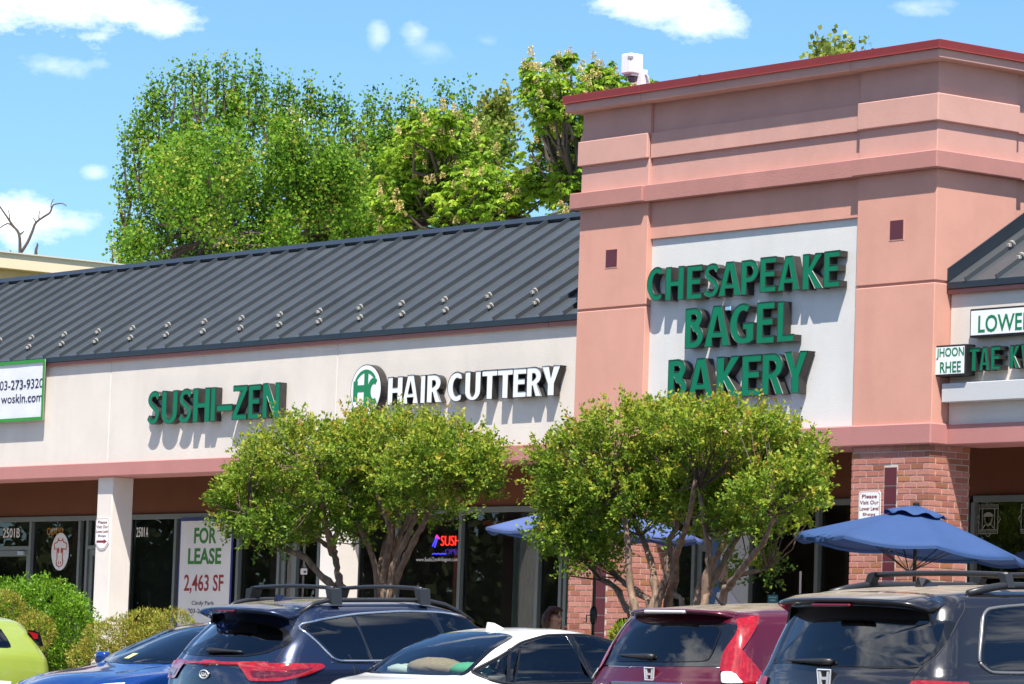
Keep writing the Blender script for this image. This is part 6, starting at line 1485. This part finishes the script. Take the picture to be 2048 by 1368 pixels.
for yb_ in (1.15, 2.25):
    h, _ = D_.hit(.66, yb_, '+z'); pts = [(.70*(-1+k/6), yb_, h.z+.115+.012*(1-(-1+k/6)**2)) for k in range(13)]
    b_ = MB().tube(pts, .020, 8).build('roof_bar', M_RAIL, D_.T, smooth=True, wc=False)
    for s in (-1, 1): MB().prism([(s*.62, yb_-.035, h.z+.135), (s*.70, yb_-.035, h.z+.12), (s*.735, yb_-.04, h.z+.03), (s*.68, yb_-.04, h.z+.03)], (0, .07, 0)).build('bar_foot', M_RAIL, b_, wc=False)
for s in (-1, 1):
    D_.patch('headlight', [(s*.50, .85), (s*.88, .90), (s*.92, 1.00), (s*.60, .97)], '+y', M_LCLR, .008); D_.box('mirror', P_DARK, s*1.03-.10, s*1.03+.10, 3.3, 3.40, 1.10, 1.27, c=.035)
D_.patch('licence_plate', [(-.155, .78), (.155, .78), (.155, .93), (-.155, .93)], '-y', mat('plate white', (.7, .7, .72), .4), .012, soft=False)
seam(D_, zp([(1600, 310), (1603, 370), (1560, 450), (1480, 600), (1400, 715), (1290, 800), (1230, 870), (1212, 908)])); seam(D_, zp([(180, 768), (500, 795), (900, 805), (1150, 806), (1280, 795)]), .005, 'window_seal', M_RAIL)
D_.finish()

# ---- bright blue hatchback, nose towards the camera
P_BLUE = paint('bright blue paint', (.005, .040, .20), .25, .22, dust=0)
def hatch(name, label, loc, pm, L, flip, w=.86, H=1.49, group='cars parked along the kerb', head=None, zk=.955, rw=.60):
    k = L/4.05; q = w/.86
    C_ = Car(name, label, loc, [(.18, .25, L-.25, .74*q, .15, .08, .2, .15), (.34, .05, L-.06, .84*q, .2, .1, .3, .25), (.60, .0, L, .86*q, .22, .1, .3, .3), (.80, .02, L-.05, .86*q, .22, .11, .35, .35), (.93, .05, L-.32*k, .855*q, .22, .12, .4, .4), (.99, .07, L-.75*k, .845*q, .22, .12, .4, .4), (1.03, .09, L-.98*k, .83*q, .22, .12, .3, .3),
        (1.09, .13, L-1.10*k, .80*q, .22, .12, .26, .28), (1.22, .24, L-1.42*k, .74*q, .2, .11, .22, .26), (1.34, .36, L-1.76*k, .675*q, .2, .1, .22, .22), (H-.08, .46, L-2.05*k, .61*q, .2, .09, .22, .18), (H-.03, .70, L-2.30*k, .46*q, .2, .06, .2, .1), (H-.012, 1.05, L-2.5*k, .25*q, .12, .03, .12, .05)], pm, L, flip, wheel=(.62, L-.82, .30), group=group, head=head, zk=zk)
    C_.patch('windshield', [(-.66*q, 1.06), (0, 1.035), (.66*q, 1.06), (.56*q, 1.30), (.42*q, H-.095), (-.42*q, H-.095), (-.56*q, 1.30)], '+y', M_CGC, .004, cut=True, border=M_FRIT, bw=.06)
    C_.patch('side_window', [(.50, 1.10), (.75, 1.28), (1.10, 1.37), (1.7*k, 1.39), (2.15*k, 1.33), (2.6*k, 1.17), (2.82*k, 1.04), (2.2*k, 1.0), (1.2, .995), (.62, 1.02)], '+x', M_CGC, .003, cut=True, border=M_FRIT, bw=.06, mirror=True); C_.trim('window_rubber', M_PLAS, .010, mirror=True)
    C_.patch('window_pillar', [(1.60, 1.0), (1.69, 1.0), (1.62, 1.38), (1.54, 1.38)], '+x', M_FRIT, .006, mirror=True, soft=False)
    C_.patch('rear_window', [(-rw*q, 1.10), (rw*q, 1.10), ((rw-.08)*q, 1.36), (-(rw-.08)*q, 1.36)], '-y', M_CGL, .004, cut=True, border=M_FRIT, bw=.08)
    C_.seats(2.0, 1.1, hz=1.14)
    for s in (-1, 1):
        C_.patch('headlight', [(s*.42*q, .70), (s*.74*q, .76), (s*.80*q, .88), (s*.50*q, .82)], '+y', M_LCLR, .008)
        mr = C_.box('mirror', pm, s*.93*q-.085, s*.93*q+.085, L-1.42*k, L-1.32*k, 1.0, 1.13, c=.035)
    C_.patch('grille', [(-.36, .50), (.36, .50), (.32, .66), (-.32, .66)], '+y', M_PLAS, .006)
    C_.patch('licence_plate', [(-.155, .56), (.155, .56), (.155, .70), (-.155, .70)], '-y', mat('plate white', (.7, .7, .72), .4), .012, soft=False)
    return C_
BL = hatch('parked_car', 'bright blue hatchback parked nose out beside the dark blue SUV', (.74, -7.72, slope_z(-7.72)), P_BLUE, 4.05, True, H=1.47, zk=.995)
BL.patch('inspection_sticker', [(.02, 1.075), (.11, 1.075), (.11, 1.12), (.02, 1.12)], '+y', mat('yellow sticker', (.65, .62, .20), .5), .006, soft=False)
for s in (-1, 1): BL.patch('tail_light', [(s*.62, .95), (s*.80, .95), (s*.74, 1.10), (s*.60, 1.10)], '-y', M_LAMP, .01)
BL.finish()
# ---- lime green hatchback
P_LIME = paint('lime green paint', (.26, .33, .05), .0, .3)
gp_ = onY(110, 1290, -6.9)
GR = hatch('parked_car', 'lime green hatchback at the left edge', (gp_.x-.05, -7.6, slope_z(-7.6)), P_LIME, 3.64, False, .80, 1.50, head=math.pi/2, rw=.22)
zg = zmap(0, 1130, 5.747)
for pl, m_, of_ in (([(315, 745), (400, 755), (455, 780), (480, 850), (500, 930), (455, 935), (400, 870), (350, 820)], M_GLOSSB, .010), ([(332, 768), (395, 778), (436, 792), (434, 848), (392, 848), (358, 820)], M_LAMP, .017)):
    o_ = GR.MI @ CAM; pts_ = []
    for a, b in zg(pl):
        d_ = (GR.MI.to_3x3() @ ray(a, b)).normalized(); h_ = GR.bvh.ray_cast(o_, d_)[0] or (o_+d_*((Vector((.6, .3, 1.2))-o_).dot(d_))); pts_.append(h_-d_*of_)
    for s in (1, -1): MB().prism([(p.x*s, p.y, p.z) for p in pts_], (0, .03, -.005)).build('tail_light' if m_ is M_GLOSSB else 'tail_light_lens', m_, GR.T, wc=False)
GR.finish()
# ================================================================== small things
# surveillance camera on a post behind the coping
cp = onY(1282, 178, .7)
T = thing('roof_camera', 'white boxy surveillance camera on a short post above the red coping', 'camera', (cp.x, .7, 4.3))
M_CWH = mat('camera white', (.72, .72, .72), .4, var=.05, vscale=8); M_CGY = mat('camera grey', (.30, .31, .33), .5)
bx('post', M_CWH, T, cp.x-.05, cp.x+.055, .66, .76, 4.28, 4.86, c=.006)
bx('housing', M_CWH, T, cp.x-.20, cp.x+.0, .52, .74, 4.80, 5.06, c=.022)
bx('side_plate', M_CGY, T, cp.x-.06, cp.x+.004, .515, .56, 4.98, 5.02, c=.004)
bx('skirt', M_CGY, T, cp.x-.17, cp.x-.01, .55, .72, 4.775, 4.80, c=.006)
MB().lathe([(.001, 4.70), (.035, 4.705), (.06, 4.73), (.065, 4.775)], cp.x-.09, .63, 16).build('dome', mat('smoked dome', (.10, .08, .08), .15), T, smooth=True)
MB().tube(smooth_path([(cp.x+.055, .72, 4.80), (cp.x+.11, .72, 4.76), (cp.x+.15, .72, 4.60), (cp.x+.16, .72, 4.30)], 4), .014, 6).build('conduit', M_CGY, T, smooth=True)
# curtains, bamboo rod and posts in the sushi shop window
M_CURT = mat('teal grey curtain', (.16, .21, .20), .95, col2=(.27, .33, .31), vscale=14, stretch=(1, 1, .25)); M_BAMB = mat('bamboo', (.42, .25, .09), .5, var=.25, vscale=10)
def curtain(label, xa, xb, z0, z1, taper):
    T = thing('curtain', label, 'curtain', ((xa+xb)/2, SFY+.35, z0)); m = MB(); nx_, nz_ = 40, 14; vs = []
    for j in range(nz_+1):
        t = j/nz_; w = 1-taper*math.sin(math.pi*min(1, t*1.1))*.8
        for i in range(nx_+1):
            u = i/nx_; x = xa+(xb-xa)*(u*w); vs.append((x, SFY+.35+.03*math.sin(u*34+t*2), z0+(z1-z0)*(1-t)))
    m.add(vs, [(j*(nx_+1)+i, j*(nx_+1)+i+1, (j+1)*(nx_+1)+i+1, (j+1)*(nx_+1)+i) for j in range(nz_) for i in range(nx_)]); m.build('cloth', M_CURT, T, smooth=True, recalc=False)
curtain('teal grey curtain gathered to the left behind the sushi shop glass', sx(985), sx(1050), -3.0, -.62, .35)
T = thing('bamboo_rod', 'horizontal bamboo rod tied across the sushi shop window', 'bamboo rod', (sx(1000), SFY+.3, -.65))
MB().tube([(sx(935), SFY+.28, -.64), (sx(1075), SFY+.28, -.64)], .035, 10).build('cane', M_BAMB, T, smooth=True)
for px in (960, 990, 1003, 1030, 1062): MB().tube([(sx(px), SFY+.28, -.68+.0), (sx(px)+.012, SFY+.28, -.68)], .038, 8).build('tie', M_TWIG, T)
T = thing('bamboo_post', 'upright bamboo post behind the neon sign', 'bamboo post', (sx(866), SFY+.5, WALK))
MB().tube([(sx(868), SFY+.4, WALK), (sx(868), SFY+.4, -1.0)], .045, 10).build('cane', M_BAMB, T, smooth=True)
MB().tube([(sx(868)-.06, SFY+.36, -1.85), (sx(868)+.06, SFY+.36, -1.80)], .03, 6).build('knot', M_BLACK, T)
# tall poster in the bakery window: blue field, white shirt, plain head shape
def zq(a, b): return onY(1150+a/3.718, 1000+b/3.718, SFY-.06)
p0, p1 = zq(985, 240), zq(1280, 820)
T = thing('window_poster', 'tall blue and white portrait poster behind the crape myrtle stems', 'poster', (p0.x, SFY-.06, p1.z))
bx('sheet', mat('poster white', (.62, .60, .58), .6), T, p0.x, p1.x, SFY-.06, SFY-.052, -2.9, p0.z)
bx('blue_field', mat('poster blue', (.04, .13, .30), .6), T, p0.x, p0.x+(p1.x-p0.x)*.33, SFY-.064, SFY-.061, -2.9, p0.z-.02)
hc = zq(1110, 590); M_PSK = mat('poster face', (.40, .22, .16), .6)
MB().prism([(hc.x+.10*math.cos(2*math.pi*k/20), SFY-.067, hc.z+.02+.19*math.sin(2*math.pi*k/20)) for k in range(20)], (0, .002, 0)).build('printed_face', M_PSK, T)
MB().prism([(hc.x+.10*math.cos(math.pi+math.pi*k/12), SFY-.069, hc.z-.03+.14*math.sin(math.pi+math.pi*k/12)) for k in range(13)], (0, .002, 0)).build('printed_beard', mat('poster dark', (.05, .03, .03), .6), T)
MB().prism([(hc.x-.12, SFY-.066, hc.z-.16), (hc.x+.14, SFY-.066, hc.z-.16), (hc.x+.32, SFY-.066, hc.z-.32), (hc.x+.34, SFY-.066, -2.9), (hc.x-.20, SFY-.066, -2.9), (hc.x-.16, SFY-.066, hc.z-.30)], (0, .002, 0)).build('printed_shirt', mat('poster shirt', (.75, .76, .80), .6), T)
# etched emblems on the bakery glass right of the pier
M_ETCH = mat('etched glass', (.30, .28, .22), .8)
def emblem(cx_px, label):
    def ze(a, b): return onY(1920+a/5.70, 960+b/5.70, SFY+.02)
    a = ze(225, 285); b = ze(433, 608); w = b.x-a.x; h = a.z-b.z; x0 = onY(cx_px, 1040, SFY+.02).x-w/2; z0 = b.z; y = SFY+.018
    T = thing('etched_emblem', label, 'emblem', (x0, SFY, z0), 'etched bakery emblems')
    L_ = lambda pts, r=.006: MB().tube([(x0+p*w, y, z0+q_*h) for p, q_ in pts], r, 4).build('line', M_ETCH, T)
    L_([(0, 0), (1, 0), (1, 1), (0, 1), (0, 0)]); L_([(.0, .13), (1, .13)]); L_([(0, .87), (1, .87)]); L_([(.18, .13), (.18, .87)]); L_([(.82, .13), (.82, .87)])
    L_([(.35, 1.0), (.5, 1.12), (.65, 1.0)]); L_([(.35, 0), (.5, -.12), (.65, 0)]); L_([(0, .35), (-.14, .5), (0, .65)]); L_([(1, .35), (1.14, .5), (1, .65)])
    MB().prism([(x0+(.5+.28*math.cos(math.pi*k/10))*w, y-.002, z0+(.58+.16*math.sin(math.pi*k/10))*h) for k in range(11)], (0, .002, 0)).build('cap', M_ETCH, T)
    L_([(.30, .55), (.32, .42), (.42, .33), (.58, .33), (.68, .42), (.70, .55)], .008); L_([(.22, .18), (.34, .32), (.5, .27), (.66, .32), (.78, .18)], .008)
    text_obj('lettering', 'CHESAPEAKE', x0+.05*w, x0+.95*w, z0+.90*h, z0+.97*h, y-.002, M_ETCH, T, depth=.002); text_obj('lettering', 'BAGEL BAKERY', x0+.05*w, x0+.95*w, z0+.03*h, z0+.10*h, y-.002, M_ETCH, T, depth=.002)
emblem(1977, 'etched emblem on the bakery glass beside the right brick pier'); emblem(2062, 'etched emblem on the bakery glass cut by the right edge')
# small cards on the shop doors
def card(label, px, py, w, h, m, y=SFY-.02):
    p = onY(px, py, y); T = thing('door_card', label, 'card', (p.x, y, p.z)); bx('card', m, T, p.x-w/2, p.x+w/2, y-.004, y, p.z-h/2, p.z+h/2); return p, T
p, T = card('small white notice card on the dark door left of the column', 608, 1143, .16, .085, mat('card white', (.7, .62, .55), .6))
bx('print', mat('card print', (.06, .05, .05), .6), T, p.x+.0, p.x+.06, SFY-.027, SFY-.0245, p.z-.02, p.z+.01)
p, T = card('small teal notice sign low in the bakery window', 1546, 1198, .19, .10, mat('card teal', (.02, .16, .19), .6))
M_CPP = mat('card pale print', (.3, .5, .5), .6)
bx('print', M_CPP, T, p.x-.07, p.x+.07, SFY-.027, SFY-.0245, p.z+.012, p.z+.028); bx('print', M_CPP, T, p.x-.055, p.x+.055, SFY-.027, SFY-.0245, p.z-.026, p.z-.006)
card('narrow white strip notice on the bakery window frame', 1601, 1165, .035, .27, mat('card white', (.7, .62, .55), .6))
# wiring boxes and stains: lamp between BAGEL letters
lp_ = onY(1459, 617, .0); T = thing('sign_flood_lamp', 'tiny silver flood lamp in the middle row of large green letters', 'lamp', (lp_.x, .08, lp_.z))
bx('body', M_CHR, T, lp_.x-.05, lp_.x+.05, -.03, .07, lp_.z-.03, lp_.z+.03, c=.01); bx('arm', M_CGY, T, lp_.x-.01, lp_.x+.01, .06, .09, lp_.z-.01, lp_.z+.01)
